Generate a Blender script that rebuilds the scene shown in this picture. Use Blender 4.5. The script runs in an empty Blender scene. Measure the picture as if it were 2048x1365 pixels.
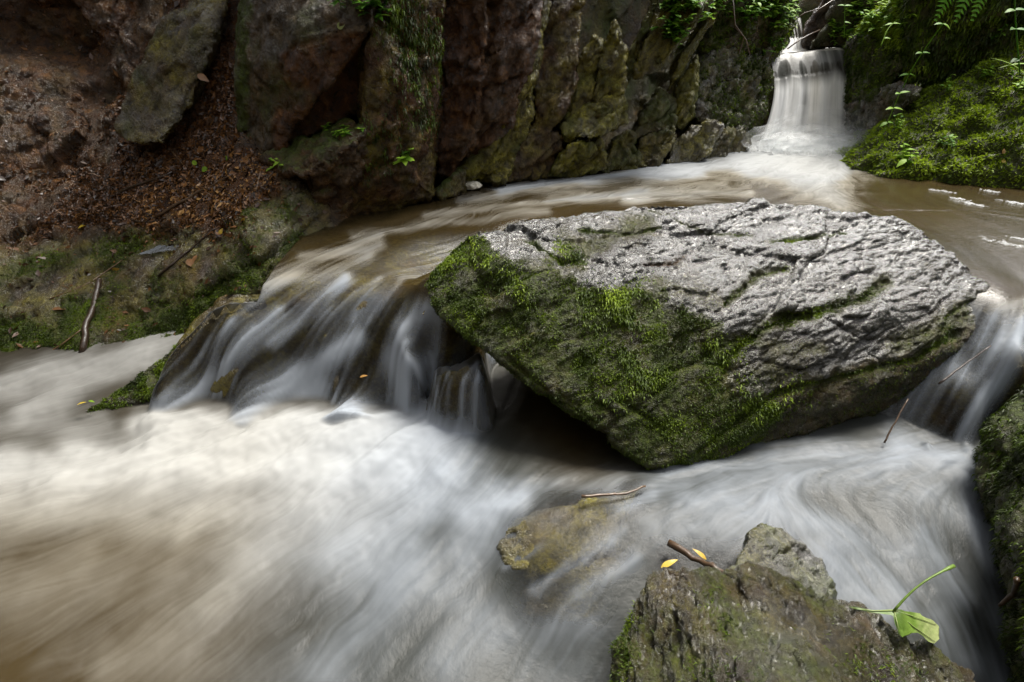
import bpy, bmesh, math, random
import numpy as np
from mathutils import Vector
from mathutils.bvhtree import BVHTree

random.seed(7)
RNG = np.random.default_rng(7)
scene = bpy.context.scene
COL = scene.collection

# ------------------------------------------------------------------ camera
CAM = np.array([0.0, 0.0, 1.10])
PITCH = math.radians(30.0)
FPX = 1024.0
CF = np.array([0, math.cos(PITCH), -math.sin(PITCH)])
CU = np.array([0, math.sin(PITCH), math.cos(PITCH)])

cd = bpy.data.cameras.new('camera')
cam = bpy.data.objects.new('camera', cd)
COL.objects.link(cam)
cd.sensor_width = 36.0
cd.lens = 18.0
cd.clip_start = 0.02
cd.clip_end = 500.0
cam.location = CAM
cam.rotation_euler = (math.radians(90) - PITCH, 0, 0)
scene.camera = cam


def ray(px, py):
    return CF + (px - 1024.0) / FPX * np.array([1.0, 0, 0]) + (682.5 - py) / FPX * CU


def Y(px, py, y):
    r = ray(px, py)
    return CAM + r * (y / r[1])


def Z(px, py, z):
    r = ray(px, py)
    return CAM + r * ((z - CAM[2]) / r[2])


def proj(v):
    d = np.asarray(v, float) - CAM
    w = np.maximum(d @ CF, 1e-3)
    return np.stack([1024 + FPX * d[:, 0] / w, 682.5 - FPX * (d @ CU) / w], 1)


# ------------------------------------------------------------------ noise
def _hash(ix, iy, iz, seed):
    h = (ix.astype(np.uint32) * np.uint32(374761393) + iy.astype(np.uint32) * np.uint32(668265263)
         + iz.astype(np.uint32) * np.uint32(2147483647) + np.uint32((seed * 1274126177) & 0xffffffff))
    h = (h ^ (h >> np.uint32(13))) * np.uint32(1274126177)
    h = (h ^ (h >> np.uint32(16))) * np.uint32(2246822519)
    return h ^ (h >> np.uint32(15))


def gnoise(p, seed=0):
    p = np.asarray(p, float)
    i = np.floor(p).astype(np.int64)
    f = p - i
    w = f * f * f * (f * (f * 6 - 15) + 10)
    out = np.zeros(len(p))
    for dx in (0, 1):
        wx = w[:, 0] if dx else 1 - w[:, 0]
        for dy in (0, 1):
            wy = w[:, 1] if dy else 1 - w[:, 1]
            for dz in (0, 1):
                wz = w[:, 2] if dz else 1 - w[:, 2]
                h = _hash(i[:, 0] + dx, i[:, 1] + dy, i[:, 2] + dz, seed)
                gx = (h & np.uint32(1023)).astype(float) / 511.5 - 1
                gy = ((h >> np.uint32(10)) & np.uint32(1023)).astype(float) / 511.5 - 1
                gz = ((h >> np.uint32(20)) & np.uint32(1023)).astype(float) / 511.5 - 1
                out += wx * wy * wz * (gx * (f[:, 0] - dx) + gy * (f[:, 1] - dy) + gz * (f[:, 2] - dz))
    return out * 1.4


def fbm(p, octv=4, seed=0, gain=0.5):
    a, s, o = 1.0, 1.0, 0
    for k in range(octv):
        o = o + a * gnoise(p * s, seed + k * 17)
        a *= gain
        s *= 2.03
    return o


def ridged(p, octv=4, seed=0, gain=0.5):
    a, s, o = 1.0, 1.0, 0
    for k in range(octv):
        o = o + a * (1 - 2.2 * np.abs(gnoise(p * s, seed + k * 17)))
        a *= gain
        s *= 2.1
    return o


def worley(p, seed=0):
    i = np.floor(p).astype(np.int64)
    n = len(p)
    f1 = np.full(n, 9.0)
    f2 = np.full(n, 9.0)
    vec = np.zeros((n, 3))
    cid = np.zeros(n, np.uint32)
    for dx in (-1, 0, 1):
        for dy in (-1, 0, 1):
            for dz in (-1, 0, 1):
                c = i + np.array([dx, dy, dz])
                h = _hash(c[:, 0], c[:, 1], c[:, 2], seed)
                o = np.stack([(h & np.uint32(1023)), (h >> np.uint32(10)) & np.uint32(1023), (h >> np.uint32(20)) & np.uint32(1023)], 1).astype(float) / 1023
                v = p - (c + o)
                d = np.sqrt((v * v).sum(1))
                m = d < f1
                f2 = np.where(m, f1, np.minimum(f2, d))
                vec[m] = v[m]
                cid = np.where(m, h, cid)
                f1 = np.where(m, d, f1)
    return f1, f2, vec, cid


def sstep(a, b, x):
    t = np.clip((x - a) / (b - a), 0, 1)
    return t * t * (3 - 2 * t)


def basis(L):
    L = np.array(L, float)
    L /= np.linalg.norm(L)
    N = np.cross(L, [0, 0, 1.0])
    if np.linalg.norm(N) < .1:
        N = np.cross(L, [0, 1.0, 0])
    N /= np.linalg.norm(N)
    return np.stack([L, N, np.cross(L, N)], 1)


def facets(p, L, scale, seed, aniso=(2.2, .8, 1.1)):
    """blocky displacement: every cell is a tilted plane; also the cracks between cells"""
    q = (p @ basis(L)) / (np.array(aniso) * scale)
    q = q + .25 * np.stack([gnoise(q * 1.3, seed + 1), gnoise(q * 1.3, seed + 2), gnoise(q * 1.3, seed + 3)], 1)
    f1, f2, v, c = worley(q, seed)
    g = np.stack([(c & np.uint32(255)), (c >> np.uint32(8)) & np.uint32(255), (c >> np.uint32(16)) & np.uint32(255)], 1).astype(float) / 127.5 - 1
    r = ((c >> np.uint32(24)) & np.uint32(255)).astype(float) / 127.5 - 1
    return (v * g).sum(1) * .9 + r * .45, 1 - sstep(0.0, .10, f2 - f1)


def polydist(q, pts, closed):
    """distance of the points q to a polyline, and inside flag when closed"""
    pts = np.array(pts, float)
    n = len(pts)
    d = np.full(len(q), 1e9)
    ins = np.zeros(len(q), bool)
    for k in range(n if closed else n - 1):
        a, b = pts[k], pts[(k + 1) % n]
        ab = b - a
        t = np.clip(((q - a) @ ab) / max(ab @ ab, 1e-9), 0, 1)
        d = np.minimum(d, np.linalg.norm(q - a - t[:, None] * ab, axis=1))
        if closed and a[1] != b[1]:
            c = ((a[1] > q[:, 1]) != (b[1] > q[:, 1])) & (q[:, 0] < (b[0] - a[0]) * (q[:, 1] - a[1]) / (b[1] - a[1]) + a[0])
            ins ^= c
    return d, ins


def area(v, poly, soft, rough=0.0, seed=5, sc=14.0):
    """1 inside a patch of the surface, 0 outside, with a ragged edge"""
    d, ins = polydist(proj(v), poly, True)
    sd = np.where(ins, d, -d)
    if rough:
        sd = sd + rough * fbm(v * sc, 4, seed)
    return sstep(-soft, soft, sd)


def rbf(ctrl, q, smooth=1e-4):
    """thin plate spline through rows (a, b, value)"""
    c = np.array(ctrl, float)
    n = len(c)

    def phi(r2):
        return np.where(r2 > 1e-12, .5 * r2 * np.log(np.maximum(r2, 1e-12)), 0)
    A = np.zeros((n + 3, n + 3))
    d = ((c[:, None, :2] - c[None, :, :2]) ** 2).sum(2)
    A[:n, :n] = phi(d) + smooth * np.eye(n)
    A[:n, n] = 1
    A[:n, n + 1:] = c[:, :2]
    A[n:, :n] = A[:n, n:].T
    w = np.linalg.solve(A, np.r_[c[:, 2], 0, 0, 0])
    out = w[n] + q @ w[n + 1:]
    for k in range(n):
        out = out + w[k] * phi(((q - c[k, :2]) ** 2).sum(1))
    return out


# ------------------------------------------------------------------ objects
def tag(o, label=None, cat=None, group=None, kind=None):
    if label: o['label'] = label
    if cat: o['category'] = cat
    if group: o['group'] = group
    if kind: o['kind'] = kind
    return o


def empty(name, loc):
    o = bpy.data.objects.new(name, None)
    o.empty_display_size = .05
    COL.objects.link(o)
    o.location = loc
    return o


def mesh_obj(name, v, f, mat, parent=None, origin=None, attrs=None, smooth=True):
    """v in world coordinates; f an int array (n,4) or (n,3) or a list"""
    v = np.asarray(v, float)
    if parent is not None:
        org = np.zeros(3)
        q = parent
        while q is not None:
            org = org + np.array(q.location)
            q = q.parent
    else:
        org = np.array(origin) if origin is not None else np.array([v[:, 0].mean(), v[:, 1].mean(), v[:, 2].min()])
    me = bpy.data.meshes.new(name)
    lv = (v - org).astype(np.float32)
    if isinstance(f, np.ndarray):
        k = f.shape[1]
        me.vertices.add(len(lv))
        me.vertices.foreach_set('co', lv.ravel())
        me.loops.add(f.size)
        me.loops.foreach_set('vertex_index', f.astype(np.int32).ravel())
        me.polygons.add(len(f))
        me.polygons.foreach_set('loop_start', np.arange(0, f.size, k, dtype=np.int32))
        me.polygons.foreach_set('loop_total', np.full(len(f), k, np.int32))
        me.update(calc_edges=True)
    else:
        me.from_pydata([tuple(x) for x in lv], [], [tuple(x) for x in f])
    if smooth:
        me.polygons.foreach_set('use_smooth', np.ones(len(me.polygons), bool))
    for k, a in (attrs or {}).items():
        at = me.attributes.new(k, 'FLOAT', 'POINT')
        at.data.foreach_set('value', np.asarray(a, np.float32))
    me.update()
    if mat: me.materials.append(mat)
    o = bpy.data.objects.new(name, me)
    COL.objects.link(o)
    if parent is not None:
        o.parent = parent
    else:
        o.location = org
    return o


def vnormals(v, f):
    a = v[f[:, 1]] - v[f[:, 0]]
    b = v[f[:, -1]] - v[f[:, 0]]
    if f.shape[1] == 4:
        a = v[f[:, 2]] - v[f[:, 0]]
        b = v[f[:, 3]] - v[f[:, 1]]
    fn = np.cross(a, b)
    n = np.zeros_like(v)
    for k in range(f.shape[1]):
        for c in range(3):
            n[:, c] += np.bincount(f[:, k], fn[:, c], len(v))
    return n / np.maximum(np.linalg.norm(n, axis=1), 1e-12)[:, None]


def relax(v, f, it, amt=.5):
    e = np.concatenate([f[:, [k, (k + 1) % f.shape[1]]] for k in range(f.shape[1])])
    cnt = np.maximum(np.bincount(e[:, 0], minlength=len(v)) + np.bincount(e[:, 1], minlength=len(v)), 1)
    for _ in range(it):
        s = np.stack([np.bincount(e[:, 0], v[e[:, 1], c], len(v)) + np.bincount(e[:, 1], v[e[:, 0], c], len(v)) for c in range(3)], 1)
        v = v + amt * (s / cnt[:, None] - v)
    return v


def solid(hulls, voxel):
    """union of convex hulls as an even quad mesh"""
    bm = bmesh.new()
    for h in hulls:
        vs = [bm.verts.new(tuple(p)) for p in h]
        r = bmesh.ops.convex_hull(bm, input=vs)
        dele = [g for g in set(r['geom_interior'] + r['geom_unused']) if isinstance(g, bmesh.types.BMVert) and g.is_valid]
        bmesh.ops.delete(bm, geom=dele, context='VERTS')
    me = bpy.data.meshes.new('temp')
    bm.to_mesh(me)
    bm.free()
    o = bpy.data.objects.new('temp', me)
    COL.objects.link(o)
    m = o.modifiers.new('r', 'REMESH')
    m.mode = 'VOXEL'
    m.voxel_size = voxel
    dg = bpy.context.evaluated_depsgraph_get()
    ev = o.evaluated_get(dg)
    em = ev.to_mesh()
    v = np.zeros(len(em.vertices) * 3, np.float32)
    em.vertices.foreach_get('co', v)
    n = len(em.polygons)
    li = np.zeros(len(em.loops), np.int32)
    em.loops.foreach_get('vertex_index', li)
    f = li.reshape(n, 4) if len(li) == 4 * n else None
    if f is None:
        f = np.array([list(p.vertices) + [p.vertices[-1]] * (4 - len(p.vertices)) for p in em.polygons])
    ev.to_mesh_clear()
    bpy.data.objects.remove(o)
    bpy.data.meshes.remove(me)
    return v.reshape(-1, 3).astype(float), f


def slab(pts, thick, drop=0.0):
    """front face points plus the same pushed back into the bank"""
    out = []
    c = np.mean(pts, 0)
    for p in pts:
        out.append(p)
        r = p - CAM
        r = r / np.linalg.norm(r)
        b = p + r * thick + (c - p) * .12
        b[2] -= drop
        out.append(b)
    return out


SURF = []   # (bvh) of everything one can stand something on


def hit(px, py, only=None):
    best = None
    r = ray(px, py)
    d = Vector(r).normalized()
    for b in (only or SURF):
        h = b.ray_cast(Vector(CAM), d)
        if h[0] is not None and (best is None or h[3] < best[2]):
            best = (np.array(h[0]), np.array(h[1]), h[3])
    return best


def bvh_of(v, f):
    return BVHTree.FromPolygons([tuple(x) for x in v], [tuple(x) for x in f.tolist()])


def rock_shape(v, f, seed, scale=.3, facet=.03, crack=.017, fb=.015, fine=.004, L=(.62, .25, .72), aniso=(2.2, .8, 1.1), smooth=2, fsc=.05, ff=.004, ffs=.05):
    v = relax(v, f, smooth)
    n = vnormals(v, f)
    d = fb * fbm(v / scale * 1.3, 4, seed)
    a, c = facets(v, L, scale, seed + 40, aniso)
    d += facet * a - crack * c
    a, c = facets(v, L, scale * .38, seed + 80, aniso)
    d += facet * .5 * a - crack * .5 * c
    a, c = facets(v, L, scale * .15, seed + 95, aniso)
    d += facet * .22 * a - crack * .25 * c
    v = v + n * d[:, None]
    v = relax(v, f, 1, .4)
    n = vnormals(v, f)
    q = v @ basis(L) / (np.array(aniso) * fsc)
    d = fine * ridged(q, 3, seed + 120) + fine * .6 * gnoise(v / (fsc * .35), seed + 7)
    a, c = facets(v, L, ffs, seed + 150, (1.8, .8, 1.0))
    d += ff * a - ff * .6 * c
    a, c = facets(v, L, ffs * .45, seed + 160, (1.8, .8, 1.0))
    d += ff * .5 * a
    v = v + n * d[:, None]
    return v, vnormals(v, f)


def rock(name, hulls, label, cat='rock', voxel=.012, seed=1, moss=0.0, up=0.0, clay=0.0, algae=0.0, pale=0.0, wet=.32, paint=None, mat=None, group=None, surf=True, **kw):
    v, f = solid(hulls, voxel)
    v, n = rock_shape(v, f, seed, **kw)
    s = fbm(v * 7, 4, seed + 3)
    s2 = fbm(v * 5 + 9, 4, seed + 5)
    at = {'moss': np.clip(moss + up * np.clip(n[:, 2], -.2, 1) + .55 * s - .1, 0, 1) if (moss or up) else np.zeros(len(v)),
          'clay': np.clip(clay + .5 * s2, 0, 1) if clay else np.zeros(len(v)),
          'algae': np.clip(algae + .6 * fbm(v * 9 + 4, 4, seed + 9), 0, 1) if algae else np.zeros(len(v)),
          'pale': np.clip(pale + .5 * fbm(v * 6 + 2, 3, seed + 11), 0, 1) if pale else np.zeros(len(v))}
    at['wet'] = np.full(len(v), wet)
    if paint: v = paint(v, n, at)
    o = mesh_obj(name, v, f, mat or M['rock'], attrs=at)
    tag(o, label, cat, group)
    if surf: SURF.append(bvh_of(v, f))
    return o, v, f, at


# ------------------------------------------------------------------ scattered blades and leaves
def pick(v, f, w, n, rng):
    """n random spots on the faces, weight per vertex w"""
    q = v[f]
    ar = np.linalg.norm(np.cross(q[:, 2] - q[:, 0], q[:, 3] - q[:, 1]), axis=1) * .5
    p = ar * w[f].mean(1)
    c = np.cumsum(p)
    k = np.searchsorted(c, rng.random(n) * c[-1])
    k = np.clip(k, 0, len(f) - 1)
    a, b = rng.random(n)[:, None], rng.random(n)[:, None]
    q = q[k]
    pos = (q[:, 0] * (1 - a) + q[:, 1] * a) * (1 - b) + (q[:, 3] * (1 - a) + q[:, 2] * a) * b
    nn = np.cross(q[:, 2] - q[:, 0], q[:, 3] - q[:, 1])
    nn /= np.maximum(np.linalg.norm(nn, axis=1), 1e-12)[:, None]
    return pos, nn, k


def norm(a):
    return a / np.maximum(np.linalg.norm(a, axis=1), 1e-9)[:, None]


def blades(pos, nn, length, width, rng, up=.2, droop=.25, spread=.9, sink=.15):
    """curved two segment blades; returns v, f(quads), tint"""
    n = len(pos)
    rnd = rng.normal(size=(n, 3))
    dr = norm(nn + spread * rnd * .6 + np.array([0, 0, up]))
    ln = length * (.5 + rng.random(n))[:, None]
    side = norm(np.cross(dr, rng.normal(size=(n, 3)))) * width * (.6 + .8 * rng.random(n))[:, None]
    b = pos - nn * ln * sink
    m = b + dr * ln * .55
    t = b + norm(dr + np.array([0, 0, -droop]) * 2) * ln
    v = np.stack([b - side * .35, b + side * .35, m + side * .5, m - side * .5, t + side * .1, t - side * .1], 1).reshape(-1, 3)
    i = np.arange(n)[:, None] * 6
    f = np.concatenate([i + np.array([0, 1, 2, 3]), i + np.array([3, 2, 4, 5])])
    return v, f, np.repeat(rng.random(n), 6)


def moss_on(parent, v, f, w, n, length, width, seed, name='moss', mat=None, bright=0.0, **kw):
    rng = np.random.default_rng(seed)
    pos, nn, k = pick(v, f, w, n, rng)
    bv, bf, t = blades(pos, nn, length, width, rng, **kw)
    cl = np.repeat(.5 + .8 * fbm(pos * 11, 3, seed), 6)
    o = mesh_obj(name, bv, bf, mat or M['moss'], parent=parent, attrs={'tint': np.clip(.25 * t + .65 * cl + bright, 0, 1)}, smooth=False)
    return o


class MB:
    def __init__(self):
        self.v, self.f, self.t, self.n = [], [], [], 0

    def add(self, v, f, tint=.5):
        v = np.asarray(v, float)
        self.v.append(v)
        self.f += [[i + self.n for i in q] for q in f]
        self.t.append(np.full(len(v), tint) if np.isscalar(tint) else np.asarray(tint))
        self.n += len(v)

    def tube(self, pts, radii, sides=6, tint=.5, wob=0.0):
        pts = [np.asarray(p, float) for p in pts]
        if np.isscalar(radii): radii = [radii] * len(pts)
        V, F = [], []
        for i, p in enumerate(pts):
            d = pts[min(i + 1, len(pts) - 1)] - pts[max(i - 1, 0)]
            d = d / max(np.linalg.norm(d), 1e-9)
            a = np.cross(d, [0.3, .1, 1.0])
            a /= max(np.linalg.norm(a), 1e-6)
            b = np.cross(d, a)
            for s in range(sides):
                t = 2 * math.pi * s / sides
                V.append(p + radii[i] * (1 + wob * random.uniform(-1, 1)) * (a * math.cos(t) + b * math.sin(t)))
        for i in range(len(pts) - 1):
            for s in range(sides):
                s2 = (s + 1) % sides
                F.append([i * sides + s, i * sides + s2, (i + 1) * sides + s2, (i + 1) * sides + s])
        F.append(list(range(sides))[::-1])
        F.append([(len(pts) - 1) * sides + s for s in range(sides)])
        self.add(V, F, tint)

    def leaf(self, base, d, up, length, width, tint=.5, fold=.15, curl=.15, shape='ovate', seg=5, twist=0.0):
        base = np.asarray(base, float)
        d = np.asarray(d, float); d = d / np.linalg.norm(d)
        s = np.cross(d, up); s /= max(np.linalg.norm(s), 1e-6)
        u = np.cross(s, d)
        V, F = [], []
        for i in range(seg + 1):
            t = i / seg
            w = {'ovate': math.sin(math.pi * min(.02 + t * .97, 1) ** .75), 'round': math.sqrt(max(0, 1 - (2 * t - 1) ** 2)) + .02, 'blade': (1 - t) ** .6 * .9 + .03}[shape]
            w *= width * .5
            c = base + d * length * t - u * curl * length * t * t
            V += [c - s * w + u * fold * w, c, c + s * w + u * fold * w]
        for i in range(seg):
            a = i * 3
            F += [[a, a + 1, a + 4, a + 3], [a + 1, a + 2, a + 5, a + 4]]
        self.add(V, F, tint)

    def build(self, name, mat, parent=None, smooth=True, origin=None):
        v = np.concatenate(self.v)
        return mesh_obj(name, v, self.f, mat, parent=parent, origin=origin, attrs={'tint': np.concatenate(self.t)}, smooth=smooth)


# ------------------------------------------------------------------ materials
M = {}


class NT:
    def __init__(self, name):
        self.m = bpy.data.materials.new(name)
        self.m.use_nodes = True
        self.t = self.m.node_tree
        self.t.nodes.clear()
        self.out = self.n('ShaderNodeOutputMaterial')

    def n(self, kind, **kw):
        nd = self.t.nodes.new(kind)
        for k, x in kw.items(): setattr(nd, k, x)
        return nd

    def link(self, a, b): self.t.links.new(a, b)

    def set(self, sock, val):
        if hasattr(val, 'is_output') or isinstance(val, bpy.types.NodeSocket): self.link(val, sock)
        elif isinstance(val, (tuple, list)) and len(val) == 3 and sock.type == 'RGBA': sock.default_value = (*val, 1)
        else: sock.default_value = val

    def attr(self, name): return self.n('ShaderNodeAttribute', attribute_name=name).outputs['Fac']

    def coord(self): return self.n('ShaderNodeNewGeometry').outputs['Position']

    def noise(self, scale, detail=6, rough=.6, vec=None, dist=0.0):
        x = self.n('ShaderNodeTexNoise')
        x.inputs['Scale'].default_value = scale
        x.inputs['Detail'].default_value = detail
        x.inputs['Roughness'].default_value = rough
        x.inputs['Distortion'].default_value = dist
        if vec is None: vec = self.n('ShaderNodeTexCoord').outputs['Object']
        self.link(vec, x.inputs['Vector'])
        return x.outputs['Fac']

    def math(self, op, a, b=None, c=None, clamp=False):
        x = self.n('ShaderNodeMath', operation=op, use_clamp=clamp)
        for k, val in enumerate((a, b, c)):
            if val is not None: self.set(x.inputs[k], val)
        return x.outputs[0]

    def rng(self, v, a, b, c=0.0, d=1.0):
        x = self.n('ShaderNodeMapRange')
        self.set(x.inputs[0], v)
        for k, val in enumerate((a, b, c, d)): self.set(x.inputs[k + 1], val)
        return x.outputs[0]

    def mix(self, fac, a, b, blend='MIX'):
        x = self.n('ShaderNodeMix', data_type='RGBA', blend_type=blend)
        self.set(x.inputs[0], fac); self.set(x.inputs[6], a); self.set(x.inputs[7], b)
        return x.outputs[2]

    def ramp(self, fac, stops):
        x = self.n('ShaderNodeValToRGB')
        e = x.color_ramp.elements
        while len(e) < len(stops): e.new(.5)
        for k, (p, c) in enumerate(stops):
            e[k].position = p
            e[k].color = (*c, 1)
        self.set(x.inputs[0], fac)
        return x.outputs[0]

    def bump(self, h, dist, strength=1.0, normal=None):
        x = self.n('ShaderNodeBump')
        x.inputs['Strength'].default_value = strength
        self.set(x.inputs['Distance'], dist)
        self.link(h, x.inputs['Height'])
        if normal is not None: self.link(normal, x.inputs['Normal'])
        return x.outputs[0]

    def shade(self, a, b, fac):
        x = self.n('ShaderNodeMixShader')
        self.set(x.inputs[0], fac); self.link(a, x.inputs[1]); self.link(b, x.inputs[2])
        return x.outputs[0]

    def princ(self, color, rough, normal=None, spec=.5, **kw):
        x = self.n('ShaderNodeBsdfPrincipled')
        self.set(x.inputs['Base Color'], color)
        self.set(x.inputs['Roughness'], rough)
        x.inputs['Specular IOR Level'].default_value = spec
        if normal is not None: self.link(normal, x.inputs['Normal'])
        for k, val in kw.items(): self.set(x.inputs[k.replace('_', ' ')], val)
        return x.outputs[0]

    def done(self, s):
        self.link(s, self.out.inputs['Surface'])
        return self.m


def mat_rock(name='wet rock', k=1.0):
    t = NT(name)
    big = t.noise(3.5, 5)
    mid = t.noise(17, 6, .65, dist=.6)
    fine = t.noise(75, 6, .7)
    grit = t.noise(240, 3, .6)
    c = t.ramp(mid, [(.3, (.010, .008, .004)), (.5, (.046, .033, .013)), (.72, (.14, .098, .042))])
    c = t.mix(t.rng(big, .4, .65, 0, .6), c, t.mix(fine, (.022, .012, .004), (.085, .050, .018)))
    pale = t.ramp(fine, [(.36, (.010, .009, .005)), (.5, (.038, .036, .027)), (.66, (.12, .115, .10))])
    c = t.mix(t.attr('pale'), c, pale)
    clay = t.ramp(mid, [(.3, (.014, .005, .001)), (.55, (.072, .027, .005)), (.75, (.18, .075, .015))])
    c = t.mix(t.attr('clay'), c, clay)
    al = t.ramp(fine, [(.3, (.045, .042, .003)), (.6, (.23, .205, .012)), (.75, (.38, .30, .025))])
    c = t.mix(t.math('MULTIPLY', t.attr('algae'), t.rng(mid, .3, .6), clamp=True), c, al)
    if k != 1.0: c = t.mix(1.0, c, (k, k, k), 'MULTIPLY')
    ms = t.math('MULTIPLY', t.attr('moss'), t.rng(fine, .25, .6, .5, 1.5), clamp=True)
    mc = t.ramp(fine, [(.3, (.014, .018, .001)), (.55, (.038, .054, .002)), (.75, (.10, .13, .006))])
    c = t.mix(ms, c, mc)
    r = t.math('ADD', t.rng(mid, .3, .7, .10, .26), t.math('MULTIPLY', ms, .35), clamp=True)
    h = t.math('ADD', t.math('MULTIPLY', mid, .45), t.math('ADD', t.math('MULTIPLY', fine, .45), t.math('MULTIPLY', grit, .12)))
    nb = t.bump(h, t.math('SUBTRACT', .030, t.math('MULTIPLY', t.attr('pale'), .016)), 1.0)
    return t.done(t.princ(c, r, nb, .34, Coat_Weight=t.math('MULTIPLY', t.math('SUBTRACT', 1.0, ms), t.math('MULTIPLY', t.math('ADD', t.attr('wet'), t.attr('pale')), t.rng(big, .38, .60, t.math('MULTIPLY', t.attr('pale'), .6, clamp=True), 1.3)), clamp=True), Coat_Roughness=.065, Coat_Normal=nb))


def mat_tint(name, stops, rough=.5, trans=.3, spec=.4, bumpsc=None):
    t = NT(name)
    c = t.ramp(t.attr('tint'), stops)
    if bumpsc:
        c = t.mix(t.rng(t.noise(bumpsc, 4), .35, .65, 0, .55), c, t.mix(.6, c, (.01, .008, .005)))
        nb = t.bump(t.noise(bumpsc * 1.5, 4), .003, .6)
    else: nb = None
    s = t.princ(c, rough, nb, spec)
    if trans:
        tr = t.n('ShaderNodeBsdfTranslucent')
        t.link(c, tr.inputs['Color'])
        s = t.shade(s, tr.outputs[0], trans)
    return t.done(s)


def mat_water(name='stream water', through=0.0):
    t = NT(name)
    foam = t.attr('foam')
    deep = t.attr('deep')
    warm = t.attr('cream')
    pos = t.coord()
    fuzz = t.noise(55, 5, .7, pos)
    fo = t.math('ADD', foam, t.math('MULTIPLY', t.math('MULTIPLY', t.math('SUBTRACT', fuzz, .5), .35), t.math('MULTIPLY', foam, t.math('SUBTRACT', 1.0, foam))), clamp=True)
    murk = t.mix(t.noise(4, 3, .5, pos), t.mix(warm, (.014, .016, .014), (.020, .013, .004)), t.mix(warm, (.032, .034, .030), (.046, .031, .010)))
    body = t.n('ShaderNodeBsdfDiffuse')
    t.set(body.inputs['Color'], murk)
    clear = t.n('ShaderNodeBsdfTransparent')
    t.set(clear.inputs['Color'], (.90, .87, .78))
    s = t.shade(clear.outputs[0], body.outputs[0], deep)
    gl = t.n('ShaderNodeBsdfGlossy')
    t.set(gl.inputs['Roughness'], .45 if through else t.math('SUBTRACT', .40, t.math('MULTIPLY', t.attr('calm'), .27)))
    nb = t.bump(fuzz, .006, .35)
    t.link(nb, gl.inputs['Normal'])
    fr = t.n('ShaderNodeFresnel')
    fr.inputs['IOR'].default_value = 1.33
    s = t.shade(s, gl.outputs[0], t.math('MULTIPLY', fr.outputs[0], .10) if through else fr.outputs[0])
    fm = t.n('ShaderNodeBsdfDiffuse')
    t.set(fm.inputs['Color'], t.mix(warm, (.93, .94, .95), (.93, .88, .75)) if through else t.mix(warm, (.275, .302, .338), (.345, .325, .275)))
    fs = fm.outputs[0]
    if through:
        tl = t.n('ShaderNodeBsdfTranslucent')
        tl.inputs['Color'].default_value = (.97, .96, .92, 1)
        fs = t.shade(fs, tl.outputs[0], through)
    s = t.shade(s, fs, fo)
    return t.done(s)


def mat_spray():
    t = NT('spray')
    df = t.n('ShaderNodeBsdfDiffuse'); df.inputs['Color'].default_value = (.85, .87, .88, 1)
    tl = t.n('ShaderNodeBsdfTranslucent'); tl.inputs['Color'].default_value = (.9, .92, .93, 1)
    cl = t.n('ShaderNodeBsdfTransparent')
    s = t.shade(cl.outputs[0], t.shade(df.outputs[0], tl.outputs[0], .75), t.math('MULTIPLY', t.attr('foam'), t.rng(t.noise(14, 4, .6, t.coord()), .3, .65, .35, 1.0), clamp=True))
    return t.done(s)


def mat_foam():
    t = NT('foam')
    h = t.noise(90, 4, .6)
    return t.done(t.princ((.80, .76, .64), .6, t.bump(h, .008, .6), .3))


M['rock'] = mat_rock()
M['dark_rock'] = mat_rock('dark wet stone', .50)
M['moss'] = mat_tint('moss', [(0, (.012, .018, .001)), (.4, (.046, .078, .003)), (.75, (.135, .20, .006)), (1, (.26, .36, .02))], .5, .4, .3)
M['leaf'] = mat_tint('green leaf', [(0, (.022, .065, .006)), (.5, (.085, .22, .014)), (1, (.28, .44, .04))], .5, .4, .2)
M['litter'] = mat_tint('leaf litter', [(0, (.016, .007, .002)), (.35, (.085, .034, .009)), (.7, (.24, .105, .026)), (1, (.46, .26, .08))], .4, .1, .5)
M['dead'] = mat_tint('dead leaf', [(0, (.10, .04, .012)), (.5, (.25, .12, .04)), (.8, (.50, .32, .03)), (1, (.60, .45, .04))], .4, .2, .5, 60)
M['bark'] = mat_tint('wet bark', [(0, (.018, .010, .006)), (.5, (.060, .034, .018)), (1, (.20, .12, .06))], .32, 0, .6, 60)
M['water'] = mat_water()
M['fall'] = mat_water('falling water', .35)
M['pale_leaf'] = mat_tint('pale leaf', [(0, (.05, .10, .012)), (.5, (.16, .26, .04)), (1, (.42, .48, .20))], .4, .3, .4, 45)
M['foam'] = mat_foam()
M['spray'] = mat_spray()

# ------------------------------------------------------------------ light
SUN_EL, SUN_AZ = 62.0, 44.0      # azimuth from +Y towards +X
w = bpy.data.worlds.new('World')
scene.world = w
w.use_nodes = True
nt = w.node_tree
sky = nt.nodes.new('ShaderNodeTexSky')
sky.sky_type = 'NISHITA'
sky.sun_disc = False
sky.sun_elevation = math.radians(SUN_EL)
sky.sun_rotation = math.radians(SUN_AZ)
sky.air_density = 1.0
sky.dust_density = 3.0
hsv = nt.nodes.new('ShaderNodeHueSaturation')
hsv.inputs['Saturation'].default_value = .18
nt.links.new(sky.outputs[0], hsv.inputs['Color'])
nt.links.new(hsv.outputs[0], nt.nodes['Background'].inputs['Color'])
nt.nodes['Background'].inputs['Strength'].default_value = .145
sl = bpy.data.lights.new('sun', 'SUN')
sl.energy = 3.4
sl.angle = math.radians(22)
sl.color = (1.0, .95, .86)
so = bpy.data.objects.new('sun', sl)
COL.objects.link(so)
d = Vector((math.sin(math.radians(SUN_AZ)) * math.cos(math.radians(SUN_EL)), math.cos(math.radians(SUN_AZ)) * math.cos(math.radians(SUN_EL)), math.sin(math.radians(SUN_EL))))
so.rotation_euler = d.to_track_quat('Z', 'Y').to_euler()
so.location = (3, 5, 8)
scene.view_settings.view_transform = 'Standard'
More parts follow.
